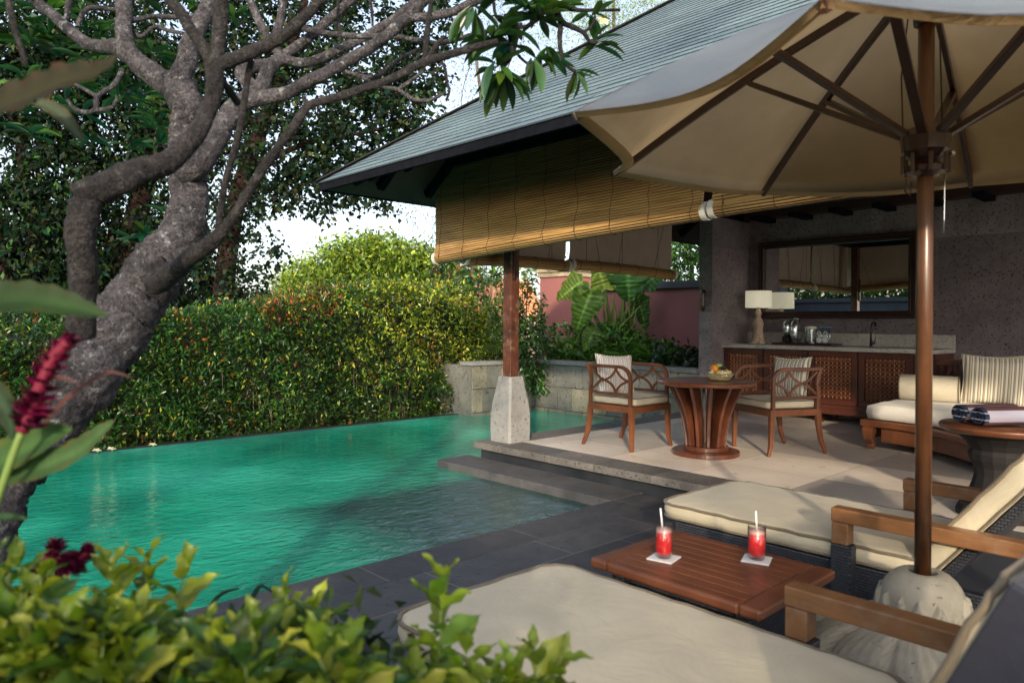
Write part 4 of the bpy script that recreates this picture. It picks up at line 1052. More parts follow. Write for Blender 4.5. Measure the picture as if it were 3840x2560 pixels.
b.tube([tuple(A0+d_*u) for u, r in pr], [r for u, r in pr], 26); b.build('cover', M['plainpillow'], bo)
b = MB()
for u in (.006, .56):
    a = d_.orthogonal().normalized(); s = d_.cross(a); b.tube([tuple(A0+d_*u+(a*math.cos(q)+s*math.sin(q))*.137) for q in [2*PI*j/26 for j in range(26)]], .006, 6, closed=True)
b.build('piping', M['piping'], bo)
pillow('throw_cushion', 'large striped cushion standing upright on the daybed', M['striped'], .60, .52, .18, pose((8.72, 1.98, .885), R(196), R(14), R(-2)), M['striped'])
pillow('throw_cushion', 'plain cream cushion at the right of the large striped one', M['plainpillow'], .60, .52, .17, pose((9.02, 1.48, .875), R(188), R(16)), M['plainpillow'])
pillow('throw_cushion', 'plain cream cushion peeping out behind the large striped one', M['plainpillow'], .56, .52, .14, pose((9.10, 2.08, .885), R(184), R(14)), M['plainpillow'])

# ------------------------------------------------------------------ towel table
QX, QY = 5.74, 1.27
tt = thing('towel_table', 'round side table with dark carved pedestal holding rolled towels', 'table', (QX, QY, ZT))
b = MB(); b.lathe([(.01, .565), (.33, .565), (.352, .575), (.36, .595), (.36, .605), (.352, .615), (.01, .616)], (QX, QY, ZT), 48, cap=False); b.build('tabletop', M['teak'], tt)
b = MB(); b.lathe([(.255, 0), (.26, .03), (.24, .07), (.205, .085), (.21, .12), (.185, .16), (.165, .22), (.15, .28), (.155, .33), (.18, .38), (.19, .42), (.175, .45), (.20, .49), (.24, .53), (.27, .564)], (QX, QY, ZT), 16); b.build('pedestal', M['blackwood'], tt, smooth=False)
dirr = Vector((cY, -sY, 0))     # the rolls lie side by side, ends toward the pool
def towel(c, r, lab, seed):
    t = thing('rolled_towel', lab, 'towel', tuple(c), 0, 'rolled towels on the round side table')
    ax = (Vector((.83, -.56, 0))).normalized(); up = Vector((0, 0, 1)); sd = ax.cross(up)
    b = MB(); pts = []; n = 26; Lh = .42
    vs = []; fs = []; prof = [(0, .93), (.012, 1), (.1, 1.01), (.25, .99), (.41, 1), (.42, .93)]
    for u, k in prof:
        for j in range(n):
            q = 2*PI*j/n; rr = r*k*(1+.02*math.sin(3*q+u*9)); vs.append(tuple(c+ax*u+sd*(rr*math.cos(q))+up*(rr*math.sin(q)*.94)))
    for i in range(len(prof)-1):
        for j in range(n): fs.append((i*n+j, i*n+(j+1) % n, (i+1)*n+(j+1) % n, (i+1)*n+j))
    b.add(vs, fs, True); b.build('roll', M['towel'], t)
    b = MB()
    pts = [tuple(c-ax*.004+sd*(r*(.98-.052*q)*math.cos(q+seed))+up*(r*(.98-.052*q)*math.sin(q+seed)*.94)) for q in [j*.33 for j in range(50)]]
    b.sweep(pts, .011, .03, tuple(ax)); b.build('folded_end', M['towel_navy'], t)
for c, r, lab in ((Vector((5.60, 1.47, .853)), .066, 'rolled towel at the back of the round side table'), (Vector((5.52, 1.335, .853)), .066, 'rolled brown and white towel at the front of the round side table')):
    towel(c, r, lab, c.x*9)
# ------------------------------------------------------------------ loungers
def make_lounger(label, arms=(-1, 1)):
    t = thing('sun_lounger', label, 'sun lounger', (0, 0, 0), 1e-9, 'sun loungers beside the pool'); ORG[t.name] = Vector((0, 0, 0)); K = dict(parent=t, local=True)
    b = MB()
    for s in (-1, 1):
        x = s*.405
        b.box((x-.025, -.80, .115), (x+.025, 1.33, .332)); 
    b.box((-.379, 1.28, .115), (.379, 1.33, .332)); b.box((-.379, -.80, .115), (.379, -.75, .332)); b.box((-.379, -.74, .29), (.379, 1.27, .325))
    for s in (-1, 1):
        for y in (1.22, -.62): b.box((s*.39-.035, y-.045, 0), (s*.39+.035, y+.045, .1145))
        if s not in arms: continue
        b.box((s*.462-.030, .33, .10), (s*.462+.04, .425, .43)); b.box((s*.462-.030, -.42, .10), (s*.462+.04, -.33, .43))
    b.build('wicker_frame', M['wicker'], bevel=.008, **K)
    for s in arms:
        x = s*.462
        b = MB(); b.box((x-.036, .342, .431), (x+.036, .418, .532)); b.box((x-.038, -.43, .533), (x+.038, .42, .598)); b.box((x-.036, -.412, .431), (x+.036, -.336, .532))
        b.build('armrest', M['armwood'], bevel=.006, **K)
    b = MB(); pm = MB(); pad(b, sub(rrect(-.425, .02, .425, 1.44, .10), .06), .335, .425, .022, .012, .0022, .008, pm, 2)
    m = b.build('mattress', M['cushion'], **K); pm.build('piping', M['piping'], parent=m, local=True)
    return t
def lounger_back(t, ang, hy=.02, shell=False):
    K = dict(parent=t, local=True); T = Matrix.Translation((0, .0, .315)) @ Matrix.Rotation(R(-(ang)), 4, 'X') @ Matrix.Rotation(PI, 4, 'Z')
    # local: x across, y up the back, z facing front (after rotation)
    b = MB(); pm = MB(); pad(b, sub(rrect(-.42, .0, .42, .70, .08), .06), .012, .115, .02, .012, .003, .008, pm, 4)
    T = Matrix.Translation((0, hy, .325)) @ Matrix(((1, 0, 0, 0), (0, -math.cos(R(ang)), math.sin(R(ang)), 0), (0, math.sin(R(ang)), math.cos(R(ang)), 0), (0, 0, 0, 1)))
    m = b.build('back_cushion', M['cushion'], T=T, **K); pm.build('piping', M['piping'], parent=m, local=True, T=T)
    for o in (m,): o.data.flip_normals()
    b = MB(); b.box((-.40, .0, -.03), (.40, .72, .008))
    if shell: b.box((-.436, -.02, -.035), (-.426, .73, .095)); b.box((-.425, .722, -.03), (.425, .732, .095)); b.box((.426, -.02, -.035), (.436, .73, .095))
    b.build('back_panel', M['sling' if shell else 'wicker'], T=T, bevel=.006, **K)
l1 = make_lounger('nearest sun lounger, cut by the bottom edge of the view, with beige mattress', (1,))
l2 = make_lounger('farther sun lounger with beige mattress, beyond the slatted drinks table')
l1.location = (1.845, .68, 0); l1.rotation_euler = (0, 0, R(0)); l2.location = (3.90, 1.0, 0); l2.rotation_euler = (0, 0, R(-.5))
lounger_back(l1, 65, -.16, True); lounger_back(l2, 52)

# ------------------------------------------------------------------ drinks table
st = thing('drinks_table', 'low slatted teak table between the two sun loungers', 'table', (2.64, 1.6, 0))
x0, x1, y0, y1 = 2.335, 2.96, 1.215, 1.985; zt = .46
b = MB(); b.box((x0, y0, zt-.042), (x1, y0+.085, zt)); b.box((x0, y1-.085, zt-.042), (x1, y1, zt)); b.box((x0, y0+.0855, zt-.042), (x0+.058, y1-.0855, zt)); b.box((x1-.058, y0+.0855, zt-.042), (x1, y1-.0855, zt))
b.build('top_frame', M['teak_side'], st, bevel=.012)
n = 8; w = (x1-x0-.118)/n
for k in range(n):
    b = MB(); b.box((x0+.060+k*w+.004, y0+.087, zt-.035), (x0+.060+(k+1)*w-.004, y1-.087, zt-.001)); b.build('slat', M['teak_side'], st, bevel=.0015)
b = MB(); b.box((x0+.11, y0+.12, .06), (x1-.11, y1-.12, .415)); 
for x in (x0+.09, x1-.09):
    for y in (y0+.1, y1-.1): b.box((x-.03, y-.03, 0), (x+.03, y+.03, .4165))
b.build('wicker_base', M['wicker'], st, bevel=.006)
for k, (gx, gy, lab) in enumerate(((2.555, 1.765, 'left'), (2.828, 1.49, 'right'))):
    c = tag(MB().add([(gx+dx*.056*math.cos(R(a))-dy*.056*math.sin(R(a)), gy+dx*.056*math.sin(R(a))+dy*.056*math.cos(R(a)), z) for a in (12+k*8,) for z in (zt+.0005, zt+.006) for dx, dy in ((-1, -1), (1, -1), (1, 1), (-1, 1))], [(3, 2, 1, 0), (4, 5, 6, 7), (0, 1, 5, 4), (1, 2, 6, 5), (2, 3, 7, 6), (3, 0, 4, 7)]).build('coaster', M['whitepl'], bevel=.002), 'white square coaster under the %s glass of red juice' % lab, 'coaster')
    z = zt+.0068
    g = thing('juice_glass', '%s one of two glasses of red juice on the slatted teak table' % lab, 'glass', (gx, gy, z))
    b = MB(); b.lathe([(.001, 0), (.030, 0), (.034, .006), (.0365, .03), (.0375, .14), (.0362, .1405), (.0350, .03), (.031, .013), (.001, .011)], (gx, gy, z), 32, cap=False); b.build('tumbler', M['glass'], g)
    b = MB(); b.lathe([(.001, .0125), (.0300, .0138), (.0343, .030), (.0358, .118), (.034, .120), (.001, .121)], (gx, gy, z), 32, cap=False); b.build('juice', M['juice'], g)
    b = MB(); b.tube([(gx-.006, gy+.004, z+.122), (gx-.010, gy+.012, z+.205)] if k == 0 else [(gx, gy, z+.122), (gx-.003, gy+.004, z+.20)], .0042, 10); tag(b.build('straw', M['straw']), 'white straw in the %s glass of red juice' % lab, 'straw')

# ------------------------------------------------------------------ parasol
UX, UY = 3.035, .92
um = thing('parasol', 'large beige canvas parasol on a varnished wooden pole', 'parasol', (UX, UY, .45))
b = MB(); b.lathe([(.029, .47), (.0285, 2.80)], (UX, UY, 0), 14); b.build('pole', M['polewood'], um)
b = MB(); b.lathe([(.045, 2.60), (.05, 2.66), (.05, 2.80), (.02, 2.86)], (UX, UY, 0), 12); b.build('crown', M['ribwood'], um)
b = MB(); b.lathe([(.040, 2.02), (.068, 2.035), (.072, 2.055), (.045, 2.075), (.06, 2.09), (.082, 2.115), (.088, 2.17), (.070, 2.20), (.04, 2.21)], (UX, UY, 0), 16); hub = b.build('hub', M['ribwood'], um, smooth=False)
for k in range(8):
    q = R(8+45*k+22); b = MB(); b.box((UX+.078*math.cos(q)-.007, UY+.078*math.sin(q)-.007, 2.03), (UX+.078*math.cos(q)+.007, UY+.078*math.sin(q)+.007, 2.10)); b.build('hub_lug', M['darkwood'], hub, bevel=.002)
b = MB(); b.ball((UX+.09*math.cos(R(-60)), UY+.09*math.sin(R(-60)), 2.105), .011); b.tube([(UX+.05, UY-.05, 2.03), (UX+.055, UY-.05, 1.98), (UX+.052, UY-.05, 1.86), (UX+.05, UY-.048, 1.80)], .003, 5); b.build('chain', M['chrome'], um)
b = MB(); b.tube([(UX-.05, UY+.05, 2.62), (UX-.07, UY+.065, 2.4), (UX-.065, UY+.06, 2.2), (UX-.055, UY+.05, 2.02), (UX-.06, UY+.052, 1.96), (UX-.045, UY+.04, 1.945), (UX-.04, UY+.035, 2.0)], .003, 5); b.tube([(UX+.05, UY-.03, 2.6), (UX+.06, UY-.04, 2.2)], .003, 5); b.build('pull_cord', M['rope'], um)
RT, ZTIP, ZAP = 1.375, 2.212, 2.835
def ribp(s, off=0): return RT*s, ZAP+(ZTIP-ZAP)*s+.035*math.sin(PI*s)+off
for k in range(8):
    q = R(8+45*k); ca, sa = math.cos(q), math.sin(q)
    b = MB(); pts = []
    for i in range(9):
        s = .03+.965*i/8; r, z = ribp(s, -.022); pts.append((UX+r*ca, UY+r*sa, z))
    b.sweep(pts, .034, .022, (-sa, ca, 0)); b.build('rib', M['ribwood'], um, bevel=.003)
    r, z = ribp(.50, -.045); b = MB(); b.bar((UX+.06*ca, UY+.06*sa, 2.165), (UX+r*ca, UY+r*sa, z), .034, .022, (-sa*0, 0, 1)); b.build('strut', M['ribwood'], um, bevel=.003)
b = MB(); NU, NS = 12, 16; vs = []; fs = []
for k in range(8):
    for i in range(NU):
        a = i/NU; q0 = R(8+45*k); q1 = q0+R(45)
        for j in range(NS+1):
            s = j/NS; sag = math.sin(PI*a)
            r, z = ribp(s); p0 = (r*math.cos(q0), r*math.sin(q0)); p1 = (r*math.cos(q1), r*math.sin(q1))
            x = p0[0]+(p1[0]-p0[0])*a; y = p0[1]+(p1[1]-p0[1])*a
            f = 1-.085*sag*s*s
            x *= f; y *= f; z -= .028*sag*s*s+.03*sag*max(0, s-.75)*4*(s**2)*.7
            if j == NS: z -= .0
            vs.append((UX+x, UY+y, z))
m_ = NS+1; N_ = 8*NU
for i in range(N_):
    for j in range(NS):
        a = i*m_+j; c = ((i+1) % N_)*m_+j; fs.append((a, c, c+1, a+1))
# folded hem along the edge
base = len(vs)
for i in range(N_):
    x, y, z = vs[i*m_+NS]; dx, dy = x-UX, y-UY; L = math.hypot(dx, dy)
    vs.append((x-dx/L*.004, y-dy/L*.004, z-.022)); vs.append((x-dx/L*.05, y-dy/L*.05, z-.006))
for i in range(N_):
    a = i*m_+NS; c = ((i+1) % N_)*m_+NS; p = base+i*2; q = base+((i+1) % N_)*2
    fs += [(p, q, c, a), (p+1, q+1, q, p)]
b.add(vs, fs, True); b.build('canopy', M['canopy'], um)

ub = thing('stone_stand', 'carved pale stone stand with leaf pattern holding the parasol pole', 'stand', (UX, UY, 0))
def base_surf(prof, amp, nr, fn=None, n=96):
    b = MB(); vs = []; fs = []
    for i, (r, z) in enumerate(prof):
        for k in range(n):
            q = 2*PI*k/n; d = fn(q, i/(len(prof)-1), z) if fn else 0
            vs.append((UX+(r+d)*math.cos(q), UY+(r+d)*math.sin(q), z))
    for i in range(len(prof)-1):
        for k in range(n): fs.append((i*n+k, i*n+(k+1) % n, (i+1)*n+(k+1) % n, (i+1)*n+k))
    b.add(vs, fs, True); return b
def interp(keys, n):
    out = []
    for i in range(n+1):
        f = i/n*(len(keys)-1); a = min(int(f), len(keys)-2); u = f-a
        p0 = keys[max(a-1, 0)]; p1 = keys[a]; p2 = keys[a+1]; p3 = keys[min(a+2, len(keys)-1)]
        out.append(tuple(.5*((2*p1[j])+(-p0[j]+p2[j])*u+(2*p0[j]-5*p1[j]+4*p2[j]-p3[j])*u*u+(-p0[j]+3*p1[j]-3*p2[j]+p3[j])*u**3) for j in (0, 1)))
    return out
def leafrel(q, f, z):
    # broad overlapping leaves carved round the skirt
    k = 9; a = (q*k/(2*PI)+z*2.2) % 1; v = -.030*(abs(a-.5)*2)**6 + .005*math.cos(a*PI*12)
    return v+.045*(a-.5)*(1 if z < .3 else .5)
def scal(q, f, z):
    if z > .45 or z < .325: return 0
    k = 14; a = (q*k/(2*PI)) % 1; h = (z-.325)/.125
    edge = 1-abs(a-.5)*2
    petal = .016 if h < edge**.6*.9 else 0
    return petal+(.006*math.cos(a*PI*16)*(1-h) if petal else 0)
keys = [(.43, .0), (.44, .10), (.43, .17), (.40, .225), (.33, .27), (.25, .30), (.18, .315)]
b = base_surf(interp(keys, 30), .01, 9, leafrel, 180); b.build('skirt', M['carved'], ub)
keys = [(.144, .300), (.149, .35), (.146, .40), (.136, .45), (.115, .485), (.086, .508), (.060, .513), (.045, .503), (.04, .44)]
b = base_surf(interp(keys, 44), .01, 9, scal, 220); b.build('neck', M['carved'], ub)
# ------------------------------------------------------------------ plants
def crom(pts, k=5):
    out = []; n = len(pts)
    for i in range(n-1):
        p0, p1, p2, p3 = pts[max(i-1, 0)], pts[i], pts[i+1], pts[min(i+2, n-1)]
        for j in range(k):
            u = j/k
            out.append(tuple(.5*((2*p1[d])+(-p0[d]+p2[d])*u+(2*p0[d]-5*p1[d]+4*p2[d]-p3[d])*u*u+(-p0[d]+3*p1[d]-3*p2[d]+p3[d])*u**3) for d in range(len(p1))))
    return out+[tuple(pts[-1])]
def limb(mb, pts, k=5, n=12, wob=.05):
    k = k*2; n = int(n*1.5)
    "pts: (x, y, depth, width) seen in the 1800 px crop frame of the photo"
    q = crom([tuple(at(x*.46875, y*.46875, d))+(pxw(w*.43, d)/2,) for x, y, d, w in pts], k)
    rn = random.Random(int(pts[0][0]))
    P = [(a+r*.35*mnoise.noise((a*9, b_*9, c*9)), b_+r*.35*mnoise.noise((a*9+7, b_*9, c*9)), c+r*.35*mnoise.noise((a*9, b_*9+5, c*9))) for a, b_, c, r in q]
    mb.tube(P, [max(r, .002)*(1+rn.uniform(-wob, wob)*.6) for *_, r in q], n, wob=.06)
    return q
FT = thing('frangipani_tree', 'old frangipani tree with lichened grey limbs leaning over the pool from the left', 'tree', tuple(at(-30, 1200, 2.35)), 0)
FT.location.z = -.1; ORG[FT.name] = Vector(FT.location)
b = MB()
limb(b, [(-260, 3300, 2.0, 330), (-120, 2850, 2.15, 300), (0, 2420, 2.3, 285), (150, 2210, 2.4, 280), (300, 2010, 2.5, 285), (440, 1820, 2.6, 305), (560, 1620, 2.7, 325), (680, 1430, 2.8, 300), (800, 1270, 2.85, 265), (900, 1120, 2.9, 205), (930, 960, 2.95, 190), (925, 820, 3.0, 175), (905, 660, 3.0, 165), (900, 520, 3.0, 165), (880, 400, 3.0, 180)], 6, 20, .06)
tk = b.build('trunk', M['bark'], FT)
br = [
 [(875, 450, 3.0, 120), (740, 370, 3.0, 120), (650, 280, 3.02, 105), (560, 235, 3.05, 85), (430, 215, 3.1, 66), (300, 110, 3.15, 60), (140, -20, 3.2, 55), (60, -90, 3.2, 50)],
 [(640, 290, 3.02, 90), (610, 160, 3.05, 86), (608, 40, 3.1, 84), (600, -80, 3.15, 80)],
 [(880, 420, 3.0, 120), (915, 280, 3.05, 108), (960, 150, 3.1, 95), (1010, 40, 3.15, 85), (1040, -80, 3.2, 80)],
 [(900, 850, 2.92, 130), (980, 800, 2.9, 125), (1060, 690, 2.95, 115), (1120, 580, 3.0, 108), (1170, 500, 3.05, 100)],
 [(1170, 500, 3.05, 95), (1270, 450, 3.1, 82), (1320, 340, 3.15, 72), (1380, 290, 3.2, 60), (1500, 312, 3.25, 50), (1650, 250, 3.3, 48), (1800, 175, 3.35, 46), (1950, 80, 3.4, 44), (2060, -20, 3.45, 40), (2150, -120, 3.45, 38)],
 [(1180, 510, 3.0, 80), (1400, 450, 3.0, 72), (1600, 355, 3.0, 66), (1800, 245, 3.0, 62), (1950, 130, 3.0, 58), (2060, 20, 3.0, 60), (2140, -90, 3.0, 55)],
 [(2010, 90, 3.0, 46), (2200, 62, 3.0, 48), (2360, -5, 3.0, 44), (2480, -70, 3.0, 40)],
 [(1270, 440, 3.1, 60), (1180, 360, 3.15, 75), (1330, 300, 3.2, 60), (1480, 210, 3.25, 52), (1660, 60, 3.3, 48), (1790, -60, 3.3, 44)],
 [(1390, 290, 3.2, 50), (1310, 180, 3.2, 46), (1260, 90, 3.2, 42), (1210, -30, 3.2, 40)],
 [(1330, 220, 3.2, 44), (1370, 110, 3.2, 42), (1395, -30, 3.2, 40)],
 [(640, 105, 3.1, 26), (760, 82, 3.1, 26), (900, 85, 3.1, 24), (960, 80, 3.1, 22)],
 [(660, 150, 3.1, 24), (690, 178, 3.1, 22), (760, 130, 3.1, 20), (820, 150, 3.1, 22), (900, 165, 3.1, 18)],
 [(380, 130, 3.1, 24), (430, 40, 3.1, 26), (560, 50, 3.1, 26), (600, 40, 3.1, 22)],
 [(330, 100, 3.15, 30), (335, 20, 3.15, 30), (345, -40, 3.15, 28)],
 [(598, 340, 3.0, 30), (560, 415, 2.95, 27), (480, 470, 2.9, 25), (462, 540, 2.9, 26), (380, 542, 2.9, 22), (330, 490, 2.9, 18)],
 [(470, 470, 2.9, 22), (420, 440, 2.9, 20), (370, 415, 2.9, 16)], [(462, 540, 2.9, 24), (550, 525, 2.9, 22), (575, 475, 2.9, 16)],
 [(1440, 120, 3.2, 34), (1560, 160, 3.2, 32), (1750, 178, 3.2, 30), (1950, 182, 3.2, 28), (2150, 212, 3.2, 26), (2340, 165, 3.2, 24), (2560, 120, 3.2, 20)],
 [(1690, 350, 3.2, 22), (1780, 375, 3.2, 22), (1850, 372, 3.2, 22), (1960, 290, 3.2, 22), (2060, 240, 3.2, 20)],
 [(1740, 360, 3.2, 22), (1850, 420, 3.2, 20), (1950, 442, 3.2, 20), (2020, 486, 3.2, 22), (2110, 490, 3.2, 20), (2180, 455, 3.2, 15)],
 [(1950, 440, 3.2, 20), (2010, 400, 3.2, 20), (2080, 345, 3.2, 14)],
]
for i, p in enumerate(br):
    b = MB(); limb(b, p, 5, 12 if p[0][3] > 40 else 8); b.build('branch', M['bark'], FT)
# darker, nearer boughs
brd = [
 [(405, 1660, 2.0, 135), (408, 1400, 1.98, 138), (404, 1180, 1.95, 145), (412, 1040, 1.95, 152), (415, 985, 1.95, 140)],
 [(370, 965, 1.95, 120), (500, 925, 1.97, 150), (620, 860, 2.0, 150), (760, 830, 2.05, 130), (870, 770, 2.1, 115), (960, 660, 2.15, 98), (1020, 520, 2.2, 90), (1045, 380, 2.2, 92), (1040, 310, 2.2, 95)],
 [(1050, 330, 2.2, 70), (1160, 290, 2.2, 72), (1300, 220, 2.2, 68), (1420, 150, 2.2, 62), (1560, 20, 2.2, 58), (1650, -80, 2.2, 52)],
 [(1040, 340, 2.2, 62), (1000, 240, 2.2, 58), (930, 140, 2.2, 62), (850, 20, 2.2, 60), (800, -60, 2.2, 56)],
 [(1055, 330, 2.2, 72), (1070, 200, 2.2, 74), (1078, 80, 2.2, 76), (1085, -60, 2.2, 74)],
 [(1060, 380, 2.2, 40), (1110, 430, 2.25, 40), (1160, 500, 2.4, 40)],
 [(760, 1400, 2.6, 110), (870, 1310, 2.45, 96), (980, 1230, 2.35, 84), (1060, 1165, 2.3, 76), (1130, 1080, 2.3, 50), (1250, 890, 2.3, 50), (1350, 740, 2.3, 48), (1440, 610, 2.3, 46), (1510, 515, 2.3, 50)],
 [(1505, 515, 2.3, 42), (1700, 465, 2.3, 44), (1900, 395, 2.3, 44), (2080, 305, 2.3, 46), (2230, 260, 2.3, 42), (2360, 225, 2.3, 36), (2440, 200, 2.3, 22)],
 [(2080, 300, 2.3, 30), (2090, 180, 2.3, 28), (2110, 40, 2.3, 28), (2118, -60, 2.3, 26)],
 [(2085, 300, 2.3, 34), (2140, 220, 2.3, 26), (2175, 180, 2.3, 14)],
 [(1065, 1160, 2.3, 40), (1090, 980, 2.28, 36), (1130, 800, 2.26, 34), (1180, 620, 2.25, 34), (1205, 450, 2.25, 34), (1235, 300, 2.25, 34)],
 [(1500, 510, 2.3, 26), (1492, 470, 2.3, 20)],
 [(1655, -20, 2.3, 18), (1660, 100, 2.3, 18), (1668, 210, 2.3, 14)], [(1810, -30, 2.3, 16), (1822, 60, 2.3, 18), (1825, 130, 2.3, 12)],
 [(40, -60, 1.4, 36), (60, 100, 1.4, 34), (110, 260, 1.4, 26), (130, 320, 1.4, 12)],
]
for p in brd:
    b = MB(); limb(b, p, 6, 14 if p[0][3] > 40 else 8); b.build('branch', M['bark_dark'], FT)
# right hand twigs that carry the hanging leaves; (x, y) in the 1300 px crop frame
e2c = lambda x, y: ((x/1.80923+1000)*.6125/.46875, y/1.80923*.6125/.46875)
def tw(mb, pts, d, w0, w1):
    n = len(pts); limb(mb, [(*e2c(x, y), d, (w0+(w1-w0)*i/(n-1))) for i, (x, y) in enumerate(pts)], 4, 8)
tws = [([(1870, -40), (1990, 50), (2100, 70), (2230, 72), (2400, 68)], 26, 16), ([(1960, 60), (2010, 150), (2090, 190), (2150, 225), (2190, 280), (2240, 290)], 34, 20),
       ([(2150, 220), (2210, 170), (2230, 110)], 18, 12), ([(1998, 150), (1992, 260), (1998, 370), (2030, 440), (2100, 492)], 30, 18),
       ([(1620, 100), (1640, 220), (1664, 330), (1650, 400), (1610, 455)], 24, 18), ([(1700, 190), (1780, 170), (1840, 110), (1900, 40)], 20, 16),
       ([(1540, 20), (1560, 120), (1640, 180), (1700, 190)], 18, 18), ([(1680, 340), (1730, 400), (1790, 440), (1850, 420)], 18, 12), ([(1185, 420), (1215, 480), (1225, 560), (1240, 620), (1220, 680)], 16, 14)]
for p, a, c in tws:
    b = MB(); tw(b, p, 2.9, a, c); b.build('twig', M['bark_dark'], FT)

LG = [(.035, .085, .018, 4), (.055, .125, .03, 3), (.02, .05, .015, 3), (.10, .17, .035, 1.5)]
def rosette(P, D, L, W, c, n, axis, Ln, spread=1.0, droop=.5, w=.27):
    c = np.array(c, float); ax = np.array(axis, float); ax /= np.linalg.norm(ax)
    for k in range(n):
        v = RNG.normal(0, 1, 3); v -= ax*v.dot(ax); v /= np.linalg.norm(v)
        d = ax*RNG.uniform(.05, .9)+v*spread; d[2] -= droop*RNG.uniform(.3, 1.2)
        P.append(c+RNG.normal(0, .008, 3)); D.append(d); l = Ln*RNG.uniform(.65, 1.1); L.append(l); W.append(l*w*RNG.uniform(.85, 1.15))
def ros_set(name, items, mat, parent, pal, jit=.2, tilt=.25, tpl='long'):
    P, D, L, W = [], [], [], []
    for it in items: rosette(P, D, L, W, *it)
    return leaves(name, np.array(P), np.array(D), np.array(L), np.array(W), pick(pal, len(P), jit), mat, parent, tpl, tilt=tilt)
def E(x, y, d=2.9):
    X, Y = e2c(x, y); return at(X*.46875, Y*.46875, d)
items = [(E(1600, 478), 13, (0, 0, -.5), .19, 1, .7), (E(1560, 450), 9, (-.6, 0, .2), .17, 1, .5), (E(1520, 250), 10, (0, 0, .3), .18, 1, .6), (E(1400, 60), 8, (0, 0, -.3), .18, .8, .9), (E(1700, 200), 10, (0, 0, .2), .16, 1, .6),
         (E(1850, 120), 14, (0, 0, .2), .16, 1, .5), (E(1830, 410), 12, (.3, 0, -.2), .15, 1, .6), (E(1960, 60), 10, (0, 0, .2), .15, 1, .5), (E(2100, 490), 10, (.4, 0, -.3), .12, 1, .6), (E(2230, 290), 7, (.5, 0, .1), .13, 1, .5),
         (E(2200, 110), 7, (.3, 0, .5), .12, 1, .3), (E(1750, 60), 12, (0, 0, .3), .17, 1, .6), (E(1900, 320), 6, (0, 0, -.2), .14, 1, .7), (E(1650, 300), 9, (0, 0, .1), .16, 1, .6), (E(1580, -20), 9, (0, 0, .1), .17, 1, .6)]
ros_set('leaves', items, M['leaf_gloss'], FT, [(.028, .075, .02, 4), (.045, .11, .028, 3), (.09, .15, .03, .6)])
items = []
C2 = lambda x, y, d=3.1: at(x*.46875, y*.46875, d)
for x, y, n, L in ((150, 215, 13, .16), (310, 225, 10, .15), (230, 60, 9, .15), (750, 560, 10, .10), (690, 500, 8, .10), (800, 1040, 8, .11), (700, 1150, 9, .12), (640, 1180, 6, .10), (585, 470, 3, .13), (760, 640, 8, .11), (330, 490, 2, .09), (1080, 560, 9, .10), (960, 40, 8, .13), (1150, 90, 10, .13), (420, 300, 8, .13), (120, 380, 8, .12), (740, 250, 6, .12)):
    items.append((C2(x, y, 3.3), n, (0, 0, .6), L, 1, .25))
rq = random.Random(31)
for i in range(26): items.append((C2(rq.uniform(-20, 820), rq.uniform(-30, 720), rq.uniform(3.4, 4.0)), rq.randint(6, 11), (0, 0, .5), rq.uniform(.12, .18), 1, .3))
ros_set('leaves', items, M['leaf_gloss'], FT, [(.018, .05, .016, 4), (.04, .11, .025, 3), (.09, .19, .035, 1)])
tag(flower('frangipani_blossom', tuple(E(2280, 150, 2.9)), .03, M['petal'], None, 3, (-.3, -.6, .3)), 'cream frangipani blossom at the end of a twig above the roof edge', 'flower')

# --- leafy masses
def twig_cloud(blobs, per, twr, leafL, w, pal, mat, name, parent, tpl='s', shell=.35, droop=.5, flat=1.0, jit=.22, tilt=.6):
    "blobs: (centre, radius, number of twigs)"
    P, D, Lr = [], [], []
    tws_ = []
    for c, r, n in blobs:
        c = np.array(c, float); tint = RNG.uniform(.5, 1.35, (n, 1))
        v = norm(RNG.normal(0, 1, (n, 3))); rad = r*(RNG.uniform(shell, 1, (n, 1))**.6)
        tc = c+v*rad*np.array([1, 1, flat])
        
        dirs = norm(v+RNG.normal(0, .5, (n, 3))+np.array([0, 0, -.2]))
        for k in range(per):
            f = k/per
            P.append(tc+dirs*(twr*f)+RNG.normal(0, twr*.22, (n, 3)))
            dd = norm(dirs*.6+RNG.normal(0, .75, (n, 3))); dd[:, 2] -= droop*RNG.uniform(.2, 1.4, n); D.append(dd)
            Lr.append(leafL*RNG.uniform(.5, 1.2, n)); tws_.append(tint)
    P = np.concatenate(P); D = np.concatenate(D); Lr = np.concatenate(Lr)
    return leaves(name, P, D, Lr, Lr*w, np.clip(pick(pal, len(P), jit)*np.concatenate(tws_), 0, 1), mat, parent, tpl, tilt=tilt)
def pblobs(lst, seed=1):
    return [(tuple(at(x, y, d)), pxw(r, d), int(n)) for x, y, d, r, n in lst]
def trunk(parent, pts, mat, name='trunk', n=10):
    b = MB(); q = crom([tuple(at(x, y, d))+(pxw(w, d)/2,) for x, y, d, w in pts], 4)
    b.tube([p[:3] for p in q], [p[3] for p in q], n, wob=.05); return b.build(name, mat, parent)
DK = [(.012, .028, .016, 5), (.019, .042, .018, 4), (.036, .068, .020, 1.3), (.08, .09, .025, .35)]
def tree(name, label, base, trunks, blobs, per, twr, LL, w, pal, bark, tpl='s', group=None, lm='leaf', **k):
    t = thing(name, label, 'tree', base, 0, group)
    for p in trunks: trunk(t, p, bark, 'trunk' if p is trunks[0] else 'branch')
    twig_cloud(blobs, per, twr, LL, w, pal, M['leaf_dull'] if bark is M['bark_red'] else M[lm], 'crown', t, tpl, **k); return t
